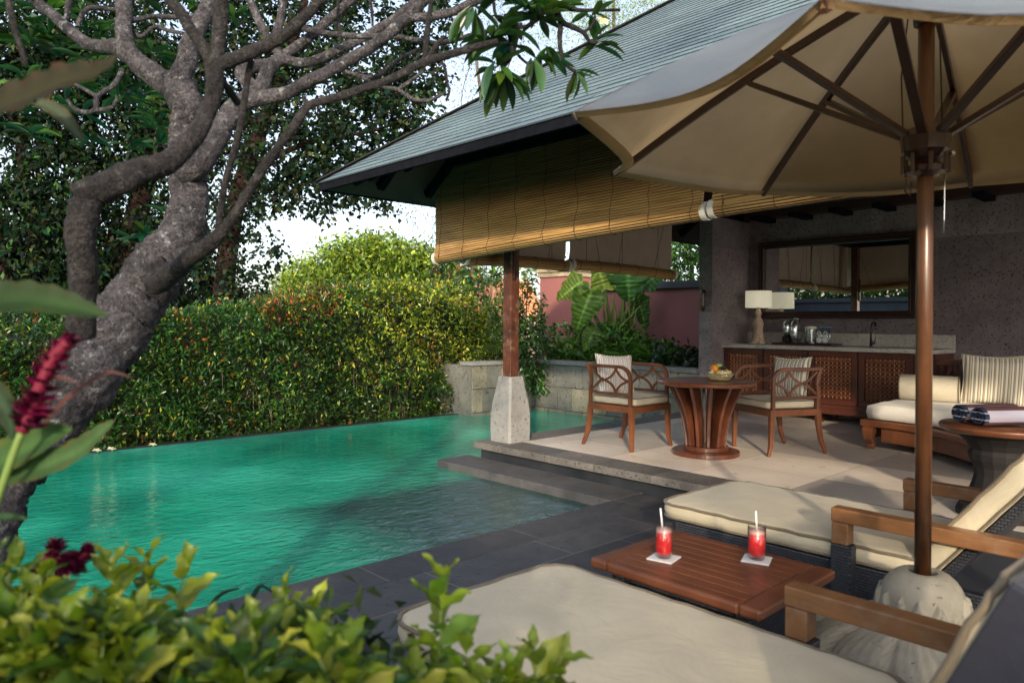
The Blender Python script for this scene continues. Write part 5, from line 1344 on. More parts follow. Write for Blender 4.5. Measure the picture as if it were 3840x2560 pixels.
# tall shade trees behind the hedge
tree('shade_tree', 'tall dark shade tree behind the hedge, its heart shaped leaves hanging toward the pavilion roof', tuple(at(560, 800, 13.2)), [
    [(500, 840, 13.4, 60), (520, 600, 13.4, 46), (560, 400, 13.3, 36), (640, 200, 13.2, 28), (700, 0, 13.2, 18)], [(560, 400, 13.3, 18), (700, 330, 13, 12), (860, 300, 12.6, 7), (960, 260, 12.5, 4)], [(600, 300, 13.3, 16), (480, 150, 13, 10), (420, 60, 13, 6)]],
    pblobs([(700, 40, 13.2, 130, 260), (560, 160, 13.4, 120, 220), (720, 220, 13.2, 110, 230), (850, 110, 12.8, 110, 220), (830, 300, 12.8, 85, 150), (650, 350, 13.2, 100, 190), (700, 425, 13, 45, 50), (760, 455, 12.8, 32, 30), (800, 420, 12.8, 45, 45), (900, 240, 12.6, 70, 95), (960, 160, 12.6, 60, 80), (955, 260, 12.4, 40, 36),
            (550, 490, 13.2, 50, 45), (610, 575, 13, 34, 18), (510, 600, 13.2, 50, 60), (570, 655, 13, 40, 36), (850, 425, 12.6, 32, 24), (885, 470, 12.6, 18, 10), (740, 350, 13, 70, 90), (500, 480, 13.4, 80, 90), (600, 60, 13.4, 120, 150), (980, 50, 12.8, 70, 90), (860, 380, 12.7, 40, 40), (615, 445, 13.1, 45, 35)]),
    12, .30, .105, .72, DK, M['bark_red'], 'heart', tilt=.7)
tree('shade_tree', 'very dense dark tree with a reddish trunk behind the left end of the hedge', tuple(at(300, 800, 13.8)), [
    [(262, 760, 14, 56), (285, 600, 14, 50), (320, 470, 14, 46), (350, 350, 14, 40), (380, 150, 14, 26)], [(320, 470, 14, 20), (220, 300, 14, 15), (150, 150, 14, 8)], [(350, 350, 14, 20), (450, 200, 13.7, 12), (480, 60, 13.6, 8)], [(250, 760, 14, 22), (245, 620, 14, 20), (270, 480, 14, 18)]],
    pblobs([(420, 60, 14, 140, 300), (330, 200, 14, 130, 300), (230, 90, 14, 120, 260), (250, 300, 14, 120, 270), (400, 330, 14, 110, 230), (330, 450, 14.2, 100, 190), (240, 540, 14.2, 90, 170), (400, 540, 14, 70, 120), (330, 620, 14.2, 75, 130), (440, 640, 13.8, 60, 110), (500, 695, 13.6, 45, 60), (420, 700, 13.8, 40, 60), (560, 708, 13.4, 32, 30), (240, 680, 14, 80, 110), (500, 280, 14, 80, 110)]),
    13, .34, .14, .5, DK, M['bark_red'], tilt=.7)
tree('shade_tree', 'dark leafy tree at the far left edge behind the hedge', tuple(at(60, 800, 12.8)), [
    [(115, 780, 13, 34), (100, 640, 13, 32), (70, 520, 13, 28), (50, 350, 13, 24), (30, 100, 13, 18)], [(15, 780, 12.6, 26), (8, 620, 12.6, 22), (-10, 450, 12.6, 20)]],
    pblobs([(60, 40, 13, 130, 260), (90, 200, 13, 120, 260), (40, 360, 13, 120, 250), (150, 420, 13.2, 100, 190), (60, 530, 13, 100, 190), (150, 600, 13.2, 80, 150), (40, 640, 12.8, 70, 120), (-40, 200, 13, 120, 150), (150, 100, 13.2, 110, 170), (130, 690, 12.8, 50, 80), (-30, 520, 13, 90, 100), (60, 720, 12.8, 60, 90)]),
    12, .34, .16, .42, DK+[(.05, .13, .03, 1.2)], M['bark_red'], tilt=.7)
# backdrop wood that fills the gaps low down
tag(twig_cloud(pblobs([(x, 640+random.uniform(-20, 20), 19, 75, 150) for x in range(-60, 460, 75)]+[(x, 560+random.uniform(-30, 30), 19, 80, 90) for x in range(-60, 400, 90)]), 8, .45, .16, .5, DK, M['leaf'], 'wood', None), kind='stuff')

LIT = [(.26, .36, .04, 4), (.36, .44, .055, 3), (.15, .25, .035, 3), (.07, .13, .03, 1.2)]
# sunlit tree far off
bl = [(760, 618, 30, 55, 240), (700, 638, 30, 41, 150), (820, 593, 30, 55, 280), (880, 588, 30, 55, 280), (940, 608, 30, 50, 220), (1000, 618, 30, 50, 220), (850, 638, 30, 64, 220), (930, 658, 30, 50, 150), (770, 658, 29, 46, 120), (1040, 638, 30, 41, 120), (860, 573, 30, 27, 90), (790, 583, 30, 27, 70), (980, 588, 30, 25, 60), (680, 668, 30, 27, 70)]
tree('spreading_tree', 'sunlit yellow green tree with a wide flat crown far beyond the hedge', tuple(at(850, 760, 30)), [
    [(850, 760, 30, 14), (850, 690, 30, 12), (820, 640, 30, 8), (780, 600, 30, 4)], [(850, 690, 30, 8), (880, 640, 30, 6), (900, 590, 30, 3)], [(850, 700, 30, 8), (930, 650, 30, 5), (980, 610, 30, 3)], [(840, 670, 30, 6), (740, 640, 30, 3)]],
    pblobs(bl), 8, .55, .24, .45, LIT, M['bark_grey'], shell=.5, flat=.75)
tree('spreading_tree', 'paler tree at the left behind the sunlit wide crowned one', tuple(at(690, 780, 36)), [[(690, 780, 36, 10), (690, 690, 36, 7), (700, 650, 36, 3)]],
    pblobs([(660, 660, 36, 35, 90), (700, 650, 36, 30, 80), (640, 680, 36, 28, 60), (740, 670, 36, 30, 70)]), 7, .6, .26, .45, [(.16, .22, .06, 3), (.22, .27, .09, 2)], M['bark_grey'])
# trees behind the roof
tree('feathery_tree', 'feathery tree whose bare twigs show against the sky beside the roof', tuple(at(1120, 700, 17)), [
    [(1080, 700, 17, 20), (1100, 500, 17, 14), (1110, 300, 17, 9), (1090, 100, 17, 6), (1080, -20, 17, 4)], [(1110, 420, 17, 4), (1060, 330, 17, 3), (1010, 230, 17, 2)], [(1105, 300, 17, 5), (1150, 200, 17, 3), (1200, 60, 17, 3)], [(1100, 350, 17, 4), (1060, 240, 17, 2), (1080, 150, 17, 2)]],
    pblobs([(1080, 90, 17, 60, 50), (1110, 170, 17, 50, 45), (1060, 220, 17, 40, 26), (1150, 100, 17, 60, 60), (1200, 30, 17, 60, 70), (1100, 20, 17, 60, 50), (1100, 250, 17, 35, 20), (960, 480, 16, 36, 50), (990, 530, 16, 22, 18), (930, 490, 16, 18, 12), (1000, 560, 16, 18, 16)]),
    10, .35, .085, .22, [(.05, .10, .03, 3), (.09, .15, .04, 2), (.03, .06, .02, 2)], M['bark_grey'])
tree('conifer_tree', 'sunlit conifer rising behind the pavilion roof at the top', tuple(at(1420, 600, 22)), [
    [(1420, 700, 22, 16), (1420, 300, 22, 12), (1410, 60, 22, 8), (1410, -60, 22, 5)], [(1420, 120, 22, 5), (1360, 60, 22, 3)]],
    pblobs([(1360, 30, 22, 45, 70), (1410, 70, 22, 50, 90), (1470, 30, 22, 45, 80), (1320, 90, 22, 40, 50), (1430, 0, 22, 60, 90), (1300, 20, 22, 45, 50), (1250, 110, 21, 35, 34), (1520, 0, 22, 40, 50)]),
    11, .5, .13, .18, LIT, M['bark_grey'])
tree('garden_tree', 'leafy green tree behind the maroon wall, right of the tilted blind', tuple(at(1580, 760, 16)), [[(1590, 780, 16, 14), (1590, 640, 16, 11), (1585, 560, 16, 6)]],
    pblobs([(1580, 600, 16, 45, 110), (1610, 560, 16, 40, 80), (1550, 570, 16, 35, 60), (1600, 640, 16, 45, 100), (1500, 620, 16, 50, 90), (1430, 640, 16.5, 50, 80), (1350, 620, 17, 50, 80), (1560, 520, 16, 40, 60), (1480, 590, 16, 40, 60)]),
    8, .3, .12, .5, [(.06, .16, .03, 4), (.12, .24, .04, 2), (.03, .08, .02, 2)], M['bark_grey'])

# --- clipped hedge: a long block of small leaves
hg = thing('hedge', 'long clipped hedge of small glossy leaves with orange new growth beyond the infinity edge', 'hedge', (3.0, 9.9, -.6))
def htop(x): 
    return np.interp(x, [-7, 1.4, 2.6, 3.3, 4.4, 5.1, 5.5, 6.6, 7.6, 8.1, 8.5], [1.25, 1.33, 1.38, 1.46, 1.57, 1.70, 1.82, 1.94, 1.96, 1.92, 1.55])
def hedge_leaves(n, face):
    x = RNG.uniform(-5.5, 8.45, n) if face != 2 else RNG.normal(8.35, .08, n)
    zt = htop(x)
    if face == 0:
        z = RNG.uniform(-.45, 1, n)*(zt+.45)*.5+ (zt-.45)*.5; z = -.45+(zt+.45)*RNG.uniform(0, 1, n)**.9
        y = 9.60+.10*np.sin(x*3.1+z*4)+.07*np.sin(x*7+z*9)+RNG.exponential(.07, n)-.05+.12*np.maximum(0, (z-zt+.35))
        d = np.stack([RNG.normal(0, .7, n), -np.abs(RNG.normal(.7, .4, n)), RNG.normal(.25, .6, n)], 1)
    elif face == 1:
        y = RNG.uniform(9.6, 11.3, n); z = zt+.06*np.sin(x*5)+.05*np.sin(y*6+x*3)+RNG.normal(0, .06, n)
        d = np.stack([RNG.normal(0, .6, n), RNG.normal(-.2, .5, n), np.abs(RNG.normal(.8, .4, n))], 1)
    else:
        y = RNG.uniform(9.6, 11.3, n); z = -.45+(1.7+.45)*RNG.uniform(0, 1, n); x = 8.42+.08*np.sin(y*5+z*6)-RNG.exponential(.05, n)
        d = np.stack([np.abs(RNG.normal(.7, .4, n)), RNG.normal(-.3, .6, n), RNG.normal(.2, .6, n)], 1)
    return np.stack([x, y, z], 1), d
P0, D0 = hedge_leaves(25000, 0); P1, D1 = hedge_leaves(7000, 1); P2, D2 = hedge_leaves(2500, 2)
ns = 330; sx = RNG.uniform(2.5, 8.3, ns)+0; sy = RNG.uniform(9.55, 10.6, ns); sh = RNG.uniform(.06, .26, ns)*np.interp(sx, [2.5, 5, 8.3], [.35, 1, 1.1])
P3 = np.concatenate([np.stack([sx+RNG.normal(0, .02, ns), sy+RNG.normal(0, .02, ns), htop(sx)-.02+sh*f], 1) for f in np.linspace(0, 1, 9)])
D3 = np.stack([RNG.normal(0, .5, len(P3)), RNG.normal(0, .5, len(P3)), np.full(len(P3), .8)], 1)
P = np.concatenate([P0, P1, P2, P3]); D = np.concatenate([D0, D1, D2, D3])
# each point carries a small spray of leaves
k = 3
PP = np.repeat(P, k, 0)+RNG.normal(0, .010, (len(P)*k, 3)); DD = np.repeat(D, k, 0)+RNG.normal(0, .75, (len(P)*k, 3))
nl = len(PP); x = PP[:, 0]; z = PP[:, 2]
fr = np.clip((x-4.6)/2.2, 0, 1)*np.clip((z-.1)/1.0, .1, 1)  # sunlight painted in as yellow leaves, thicker toward the right and top
g = pick([(.035, .10, .022, 5), (.058, .14, .026, 4), (.022, .062, .018, 3)], nl, .2); ylw = pick([(.36, .42, .045, 3), (.50, .50, .06, 3), (.22, .30, .04, 2)], nl, .15)
m_ = (RNG.uniform(0, 1, nl) < .05+.52*fr)[:, None]; cols = np.where(m_, ylw*1.0, g)
spot = np.sin(x*2.3+1)*np.sin(z*3.7+x)+np.sin(x*5.1+z*2.2)
red = (RNG.uniform(0, 1, nl) < .012+.07*(spot > 1.15)+.25*((np.abs(x-4.9) < .55) & (z > htop(x)-.22)))[:, None]
cols = np.where(red, pick([(.42, .07, .03, 3), (.50, .16, .04, 3), (.34, .20, .04, 2)], nl, .15), cols)
cl = np.array([mnoise.noise((a*2.1, b_*2.1, c_*2.6)) for a, b_, c_ in P[:, :3]]); cl = np.repeat(.95+.75*cl+RNG.normal(0, .16, len(P)), k)[:, None]
cols = np.clip(cols*np.clip(cl, .3, 1.5), 0, 1)
lf = RNG.uniform(.042, .098, nl)
leaves('foliage', PP, DD, lf, lf*.36, cols, M['leaf_gloss'], hg, 's', tilt=.5)
# woody inside
b = MB(); xs = [-5.4+.4*i for i in range(35)]; n_ = len(xs)
vs = [(x_, y_, z_) for x_ in xs for y_, z_ in ((9.84, -.6), (9.84, float(htop(x_))-.30), (10.0, float(htop(x_))-.12), (11.2, float(htop(x_))-.12), (11.2, -.6))]
b.add(vs, [(i*5+j, i*5+j+1, i*5+j+6, i*5+j+5) for i in range(n_-1) for j in range(4)]+[(0, 1, 2, 3, 4), tuple((n_-1)*5+j for j in range(5))])
inner = plain('hedge_shadow_wood', (.018, .022, .010), .95, sc=14, var=.5, bs=.6); b.build('inner_twigs', inner, hg)
b = MB(); rn = random.Random(4)
for i in range(70):
    xx = rn.uniform(-3, 8.2); b.tube([(xx, 9.8, -.6), (xx+rn.uniform(-.1, .1), 9.74, .1), (xx+rn.uniform(-.3, .3), 9.68, .8)], [.012, .009, .004], 5)
b.build('stem', M['bark_grey'], hg)

# --- shrubs between the hedge and the maroon wall
def shrub(name, label, c, r, n, per, LL, w, pal, tpl='s', h=None, group=None, mat='leaf_gloss', stems=6, droop=.4, twr=.16):
    t = thing(name, label, 'shrub', (c[0], c[1], c[2]), 0, group)
    b = MB(); rn = random.Random(int(c[0]*100)); hh = h or r*1.6
    for i in range(stems):
        q = rn.uniform(0, 6.28); b.tube([(c[0], c[1], c[2]), (c[0]+r*.3*math.cos(q), c[1]+r*.3*math.sin(q), c[2]+hh*.5), (c[0]+r*.6*math.cos(q), c[1]+r*.6*math.sin(q), c[2]+hh*.85)], [.02, .012, .005], 5)
    b.build('stem', M['bark_grey'], t)
    twig_cloud([((c[0], c[1], c[2]+hh*.55), r, n)], per, twr, LL, w, pal, M[mat], 'foliage', t, tpl, flat=hh*.55/r, shell=.3, droop=droop)
    return t
GR = [(.05, .13, .03, 4), (.09, .19, .035, 3), (.03, .08, .02, 2)]
for i, (px, py, d, rp, n, per, LL, w, pal, lab) in enumerate([
    (1120, 700, 14, 60, 260, 9, .15, .35, GR+[(.40, .12, .03, .8)], 'leafy shrub with orange flowers between the hedge and the column'),
    (1203, 700, 13, 30, 150, 9, .13, .4, [(.06, .15, .03, 3), (.13, .22, .04, 2), (.45, .12, .03, .9)], 'green shrub with orange flowers just right of the column'),
    (1150, 770, 13, 50, 230, 9, .12, .4, [(.12, .20, .03, 3), (.20, .27, .05, 2)], 'yellow green shrub low behind the column'),
    (1225, 800, 12.6, 36, 200, 9, .11, .4, GR, 'low dense shrub at the foot of the maroon pillar'),
    (1050, 640, 17, 55, 220, 9, .16, .4, [(.04, .10, .03, 3), (.09, .14, .04, 2), (.35, .09, .03, .5)], 'dark shrub below the large blind, in front of the orange roof'),
    (1115, 640, 17, 45, 120, 9, .18, .35, [(.05, .12, .03, 3), (.12, .17, .04, 2)], 'tall leafy shrub standing against the orange roof')]):
    c = at(px, py, d); shrub('flowering_shrub', lab, (c.x, c.y, .2), pxw(rp, d)*1.15, n, per, LL, w, pal, h=max(.6, (c.z-.2)*1.5), group='shrubs beyond the planter')
# orange roofed house
hs = thing('house', 'distant house with an orange tiled roof between the shrubs', 'house', (21, 21, -.6))
c = at(1095, 650, 26)
b = MB(); x, y = c.x, c.y
b.add([(x-.9, y+1.3, 1.7), (x+2.0, y-1.6, 1.7), (x+2.0, y-.6, 3.0), (x+.6, y+.9, 3.0)], [(0, 1, 2, 3)])
b.build('roof', M['terracotta'], hs)
b = MB(); b.add([(x-.7, y+1.3, -.6), (x+1.9, y-1.3, -.6), (x+1.9, y-1.3, 1.75), (x-.7, y+1.3, 1.75)], [(0, 1, 2, 3)]); b.build('wall', M['capbeige'], hs)

# maroon wall and pillar
mw = thing('garden_wall', 'maroon plastered garden wall with a dark coping behind the planter', 'wall', (11.1, 7.8, -.6))
b = MB(); b.box((11.0, 4.0, -.6), (11.2, 9.78, 2.08)); b.build('wall', M['maroon'], mw)
b = MB(); b.box((10.93, 4.0, 2.082), (11.27, 9.2, 2.215)); b.build('coping', M['darkcap'], mw, bevel=.01)
b = MB(); b.box((10.93, 9.25, 2.082), (11.27, 9.80, 2.22)); b.build('coping', M['capbeige'], mw, bevel=.01)
pl = thing('gate_pillar', 'square maroon pillar with a stepped beige stone cap', 'pillar', (11.1, 10.2, -.6))
b = MB(); b.box((10.90, 9.80, -.6), (11.5, 10.70, 2.40)); b.build('shaft', M['maroon'], pl)
b = MB(); b.box((10.86, 9.76, 2.402), (11.54, 10.74, 2.50)); b.box((10.82, 9.72, 2.502), (11.58, 10.78, 2.70)); b.build('cap', M['capbeige'], pl, bevel=.012)

# giant taro
def bigleaf(mb, base, tip_dir, L, W, nrm, base2=None):
    pass
TA = thing('giant_taro', 'giant taro plant with huge wavy heart shaped leaves in the planter', 'plant', (10.2, 8.0, .72))
tb = at(1410, 815, 12.9); tb.z = .72; TA.location = tb; ORG[TA.name] = Vector(tb)
stem_b = MB(); P = []
def tleaf(px, py, d, L, W, dirx, pal, face=(-.6, -.6, .5)):
    "one leaf blade: heart outline with waves, hung at its stalk"
    c = at(px, py, d); fw = Vector(dirx).normalized(); n = Vector(face).normalized(); n = (n-fw*n.dot(fw)).normalized(); s = fw.cross(n)
    vs = []; nu, nv = 30, 12
    for i in range(nu+1):
        u = i/nu; y = (u-.22)*L
        w = W*(max(0, math.sin(PI*min(1, (u*.93+.03)))**.75))*(1.1-.45*u) if u > 0 else .0
        w = W*.5*(((1-u)**.62)*1.35*min(1, (u+.02)*6)**.5)
        for j in range(nv+1):
            v = j/nv*2-1
            back = -.13*L*abs(v)*(1-u)**4 if u < .3 else 0
            z = .10*W*abs(v)+.075*L*math.sin(u*19+abs(v)*5+px)*abs(v)**1.6-.25*L*max(0, u-.25)**2+.012*math.cos(u*46)
            vs.append(c+fw*(y+back)+s*(w*v)+n*z)
    fs = []
    for i in range(nu):
        for j in range(nv): a = i*(nv+1)+j; fs.append((a, a+1, a+nv+2, a+nv+1))
    V = np.array([tuple(v) for v in vs]); col = np.array(pal)*(1+.0*V[:, :1]); vein = (np.abs(np.tile(np.arange(nv+1), nu+1)-nv/2) < .6)[:, None]
    rib = ((np.repeat(np.arange(nu+1), nv+1) % 3) == 0)[:, None]
    shade = .85+.3*np.random.default_rng(int(px)).uniform(0, 1, (len(V), 1)); col = np.where(vein, col*2.2+.03, np.where(rib, col*1.55, col*np.ones((len(V), 3))*.85))*shade
    np_mesh('leaf', V, np.array(fs), col, M['leaf_fg'], TA, smooth=True)
    stem_b.tube([tuple(p) for p in (tb+Vector((random.uniform(-.06, .06), random.uniform(-.06, .06), 0)), tb.lerp(c, .5)+Vector((0, 0, .12)), c)], [.035, .022, .012], 7)
tleaf(1350, 690, 12.2, .72, .48, (-.25, .3, -1), (.11, .20, .03)); tleaf(1325, 655, 12.3, .55, .40, (-.5, .5, -.5), (.22, .30, .04)); tleaf(1385, 650, 12.4, .5, .42, (-.2, .2, .9), (.26, .33, .05))
tleaf(1442, 632, 12.4, .62, .66, (.05, -.05, -1), (.05, .14, .03)); tleaf(1385, 622, 12.6, .5, .45, (-.6, .5, .5), (.045, .13, .03)); tleaf(1492, 645, 12.5, .6, .34, (.5, -.5, .6), (.05, .13, .03)); tleaf(1360, 770, 12.2, .4, .3, (-.3, .3, -.8), (.12, .2, .04)); tleaf(1470, 700, 12.6, .6, .3, (.2, -.2, -1), (.05, .12, .03))
for k in range(30):
    q = tb+Vector((random.uniform(-.3, .3), random.uniform(-.3, .3), 0)); tpx, tpy = random.uniform(1370, 1480), random.uniform(650, 780); e = at(tpx, tpy, 12.4)
    stem_b.tube([tuple(q), tuple(q.lerp(e, .55)+Vector((0, 0, .1))), tuple(e)], [.045, .03, .010], 6)
stalk = plain('taro_stalk', (.16, .24, .06), .5, sc=10, var=.3); stem_b.build('stalk', stalk, TA)

# planter plants
rn = random.Random(8)
lobs = [(8.6, .72, 'spiky green plants at the left end of the planter'), (8.1, .70, 'bushy green planter plants in front of the maroon pillar'), (7.6, .6, 'bushy green planter plants left of the giant taro'), (7.1, .42, 'dense planter plants at the foot of the giant taro'), (6.6, .34, 'dark leafy planter plants right of the giant taro'), (6.05, .28, 'dark low planter plants beside the stone pier')]
for i, (yy, hh, lab) in enumerate(lobs):
    xx = 9.75+.1*math.sin(i*3)
    dark = i >= 4
    pal = [(.02, .05, .018, 4), (.035, .07, .02, 2)] if dark else [(.09, .23, .035, 4), (.17, .34, .05, 3), (.04, .11, .025, 2)]
    shrub('planter_plant', lab, (xx, yy, .73), .52, 130, 8, .10, .5, pal, 'heart' if i % 2 else 's', h=hh, group='plants in the stone planter', twr=.12)
for i, (yy, lab) in enumerate(((8.75, 'arching strap leaves near the planter corner'), (7.9, 'arching strap leaves hanging over the planter coping'), (7.2, 'long strap leaves right of the giant taro'), (6.75, 'strap leaves leaning toward the stone pier'))):
    t = thing('strap_leaf_plant', lab, 'plant', (9.5, yy, .73), 0, 'strap leaved plants in the planter')
    P = []; D = []; L = []; W = []
    for k in range(34):
        q = rn.uniform(0, 6.28); P.append((9.5+rn.uniform(-.1, .12), yy+rn.uniform(-.22, .22), .75)); D.append((math.cos(q)*.6-.15, math.sin(q)*.7, rn.uniform(.5, 1.2))); l = rn.uniform(.35, .65); L.append(l); W.append(l*.085)
    leaves('leaf', np.array(P), np.array(D), np.array(L), np.array(W), pick([(.06, .16, .025, 3), (.12, .25, .04, 2)], len(P), .15), M['leaf_gloss'], t, 'blade', tilt=.2)
# palm fronds behind the planter corner
t = thing('fan_palm', 'low palm with arching fronds between the hedge and the planter', 'plant', tuple(at(1130, 850, 12.2)))
P = []; D = []; L = []; W = []
for (ex, ey) in ((1190, 730), (1130, 760), (1200, 790), (1105, 800), (1150, 740)):
    a = at(1125, 845, 12.3); e = at(ex, ey, 12.0)
    for k in range(26):
        f = .2+.8*k/26; p = a.lerp(e, f)+Vector((0, 0, .12*math.sin(f*PI))); d = (e-a).normalized(); s = d.cross(Vector((.5, .5, .3))).normalized()*(1 if k % 2 else -1)
        P.append(tuple(p)); D.append(tuple(d*.8+s+Vector((0, 0, -.2)))); L.append(.28*(1.1-f*.6)); W.append(.022)
leaves('frond', np.array(P), np.array(D), np.array(L), np.array(W), pick([(.10, .17, .03, 3), (.17, .23, .05, 2)], len(P), .15), M['leaf_gloss'], t, 's', tilt=.1)

# fallen petals on the infinity edge
for i, (px, py, lab) in enumerate(((258, 1034, 'white fallen blossom at the left on the infinity edge'), (360, 1027, 'white fallen blossom on the infinity edge below the middle of the hedge'), (225, 1038, 'small fallen petal at the far left of the infinity edge'))):
    r = ray(px*1.63265, py*1.63265); s_ = (-.068-EYE)/r.z; p = (r.x*s_, min(9.44, max(9.31, r.y*s_)), -.066)
    tag(flower('fallen_blossom', p, .055, M['petal'], None, i+20, (0, -.3, 1)), lab, 'flower')

# ------------------------------------------------------------------ near plants
FG = [(.17, .23, .02, 4), (.27, .31, .03, 3), (.10, .17, .02, 4), (.035, .08, .02, 5), (.40, .41, .06, 1)]
def sprigs(name, label, stems, LL, pal, cat='shrub', mat='leaf_fg', nl=9, w=.46, base=None, group=None):
    "stems: (x, y, depth, height px, lean px) of the tips in the photo"
    c0 = at(stems[0][0], stems[0][1]+stems[0][3], stems[0][2]); 
    t = thing(name, label, cat, tuple(base or c0), 0, group)
    P = []; D = []; L = []; W = []; U = []; b = MB()
    for x, y, d, h, ln in stems:
        tip = at(x, y, d); root = at(x-ln, y+h, d*1.0); n = nl
        n = max(4, int(h/34)) if nl is None else nl
        ax = (tip-root).normalized(); pts = []
        for k in range(n+1):
            f = k/n; p = root.lerp(tip, f)+Vector((.006*math.sin(k+x), .006*math.cos(k*1.3+y), 0)); pts.append(tuple(p))
            if k == 0: continue
            a = RNG.uniform(0, PI) if k % 2 == 0 else a0+PI/2+RNG.normal(0, .3) if k > 1 else RNG.uniform(0, PI)
            a0 = a
            s1 = ax.orthogonal().normalized(); s2 = ax.cross(s1)
            for sg in (0, PI):
                dd = s1*math.cos(a+sg)+s2*math.sin(a+sg); dd = dd*(1.0-.45*f)+ax*(.35+.7*f**3)+Vector((0, 0, -.15*(1-f)))
                l = LL*(1.05-.55*f**2)*RNG.uniform(.8, 1.15); P.append(p); D.append(tuple(dd)); L.append(l); W.append(l*w*RNG.uniform(.85, 1.1)); U.append(tuple(ax+Vector((0, 0, .6))))
        b.tube(pts, [.0028-.0015*i/n for i in range(n+1)], 5)
        if len(stems) < 8: b.build('stem', stalk, t); b = MB()
    if len(stems) >= 8: b.build('stem', stalk, t)
    P = np.array([tuple(p) for p in P]); cols = pick(pal, len(P), .14)
    D = np.array(D); L = np.array(L); W = np.array(W); U = np.array(U)
    for q in range(4): leaves('leaves', P[q::4], D[q::4], L[q::4], W[q::4], cols[q::4], M[mat], t, 'fg%d' % q, upn=U[q::4], tilt=.38)
    return t
# the sprig over the near lounger
sprigs('garden_sprig', 'upright leafy sprig rising in front of the nearest lounger mattress', [(1012, 1335, 1.25, 330, 5), (1065, 1500, 1.2, 200, 20)], .118, [(.11, .20, .02, 3), (.18, .26, .025, 3), (.24, .30, .03, 1)], nl=None)
sprigs('garden_sprig', 'drooping yellow green sprig at the bottom centre edge', [(1215, 1492, 1.2, 170, -60), (1290, 1520, 1.2, 150, 150), (1180, 1540, 1.15, 150, 20), (940, 1560, 1.1, 150, 10), (1120, 1560, 1.1, 150, 10)], .10, [(.14, .20, .02, 3), (.22, .26, .03, 2), (.10, .14, .02, 2)], nl=5)
named = [('low yellow green sprig pointing at the pool, centre of the foreground bush', [(330, 1290, 1.35, 200, -15), (262, 1300, 1.3, 210, 10)]), ('curled pale sprig tip above the foreground bush', [(428, 1295, 1.3, 220, 25)]), ('yellow green sprigs reaching over the dark deck', [(650, 1365, 1.4, 220, -10), (720, 1400, 1.35, 190, 40)]), ('leafy sprigs at the left edge above the foreground bush', [(40, 1300, 1.2, 240, -10), (95, 1330, 1.2, 220, 30), (-10, 1290, 1.2, 240, 0)])]
for lab, s in named: sprigs('garden_sprig', lab, s, .105, FG[:3], nl=None)
# the bush itself: many shoots
rn = random.Random(21)
shoots = []
def btop(x): return np.interp(x, [-60, 100, 250, 430, 560, 700, 800, 900, 980, 1050], [1425, 1430, 1425, 1440, 1430, 1445, 1500, 1560, 1590, 1620])
for i in range(115):
    x = rn.uniform(-80, 900); d = rn.uniform(.95, 1.5); y = btop(x)+rn.uniform(0, 200)*(rn.random()**.8)
    shoots.append((x, y, d, rn.uniform(170, 260), rn.uniform(-60, 60)))
sprigs('foreground_bush', 'dense yellow green bush filling the bottom left corner', shoots, .108, FG, nl=7, base=at(300, 1900, 1.3))
tb2 = [((float(at(x, 1600, 1.35).x), float(at(x, 1600, 1.35).y), float(at(x, 1680, 1.35).z)), .17, 90) for x in range(-80, 860, 90)]
o = twig_cloud(tb2, 7, .08, .055, .5, [(.03, .07, .02, 3), (.06, .10, .02, 2)], M['leaf'], 'undergrowth', None); tag(o, kind='stuff')
# dark strap leaves over the coping
t = thing('strap_leaf_plant', 'dark arching grassy leaves between the foreground bush and the pool edge', 'plant', tuple(at(560, 1560, 1.9)))
b = MB()
for pts in ([(500, 1560), (530, 1440), (580, 1370), (640, 1345), (690, 1375)], [(520, 1560), (580, 1450), (660, 1390), (740, 1385), (800, 1420)], [(560, 1560), (640, 1470), (730, 1440), (800, 1480)], [(480, 1560), (470, 1440), (500, 1370), (550, 1350)]):
    q = crom([tuple(at(x*.84+65 if x > 600 else x, y, 1.9)) for x, y in pts], 5); n = len(q); b.sweep(q, [.013*math.sin(PI*min(.97, .25+.75*i/n))+.001 for i in range(n)], .0015, (.68, .73, .2))
dkleaf = plain('dark_strap_leaf', (.018, .05, .028), .35, var=.3); b.build('leaf', dkleaf, t)

# red ginger
def ginger(label, axis, d, w, seed, stem=None, big=True):
    "axis: photo points from the bottom of the flower head to its tip"
    c = at(axis[0][0], axis[0][1], d); t = thing('red_ginger', label, 'flower', tuple(c), 0, 'red ginger flowers')
    q = [Vector(p) for p in crom([tuple(at(x, y, d)) for x, y in axis], 6)]; P = []; D = []; L = []; W = []; rn = random.Random(seed); n = len(q)
    for i, p in enumerate(q):
        f = i/(n-1); ax = (q[min(i+1, n-1)]-q[max(i-1, 0)]).normalized(); s1 = ax.orthogonal().normalized(); s2 = ax.cross(s1)
        for k in range(7):
            a = rn.uniform(0, 6.28); r = s1*math.cos(a)+s2*math.sin(a); l = pxw(w, d)*(.62-.30*f)*rn.uniform(.8, 1.2); P.append(tuple(p)); D.append(tuple(ax*(.75+.5*f)+r)); L.append(l); W.append(l*.26)
    leaves('bracts', np.array(P), np.array(D), np.array(L), np.array(W), pick([(.10, .002, .034, 4), (.19, .004, .072, 2), (.055, .0015, .02, 4)], len(P), .15), M['petal'], t, 'wavy', tilt=.3)
    b = MB(); b.tube([tuple(p) for p in q], pxw(w*.16, d), 7); b.build('spike', plain('ginger_core', (.16, .006, .03), .6), t)
    if stem:
        b = MB(); s = crom([tuple(at(x, y, d)) for x, y in stem], 4); b.tube(s, .006, 7); b.build('stem', stalk, t)
    return t
ginger('large dark magenta ginger flower in front of the frangipani trunk', [(50, 990), (75, 930), (100, 870), (125, 820), (158, 785)], 1.15, 96, 1, [(-40, 1250), (10, 1100), (50, 990)])
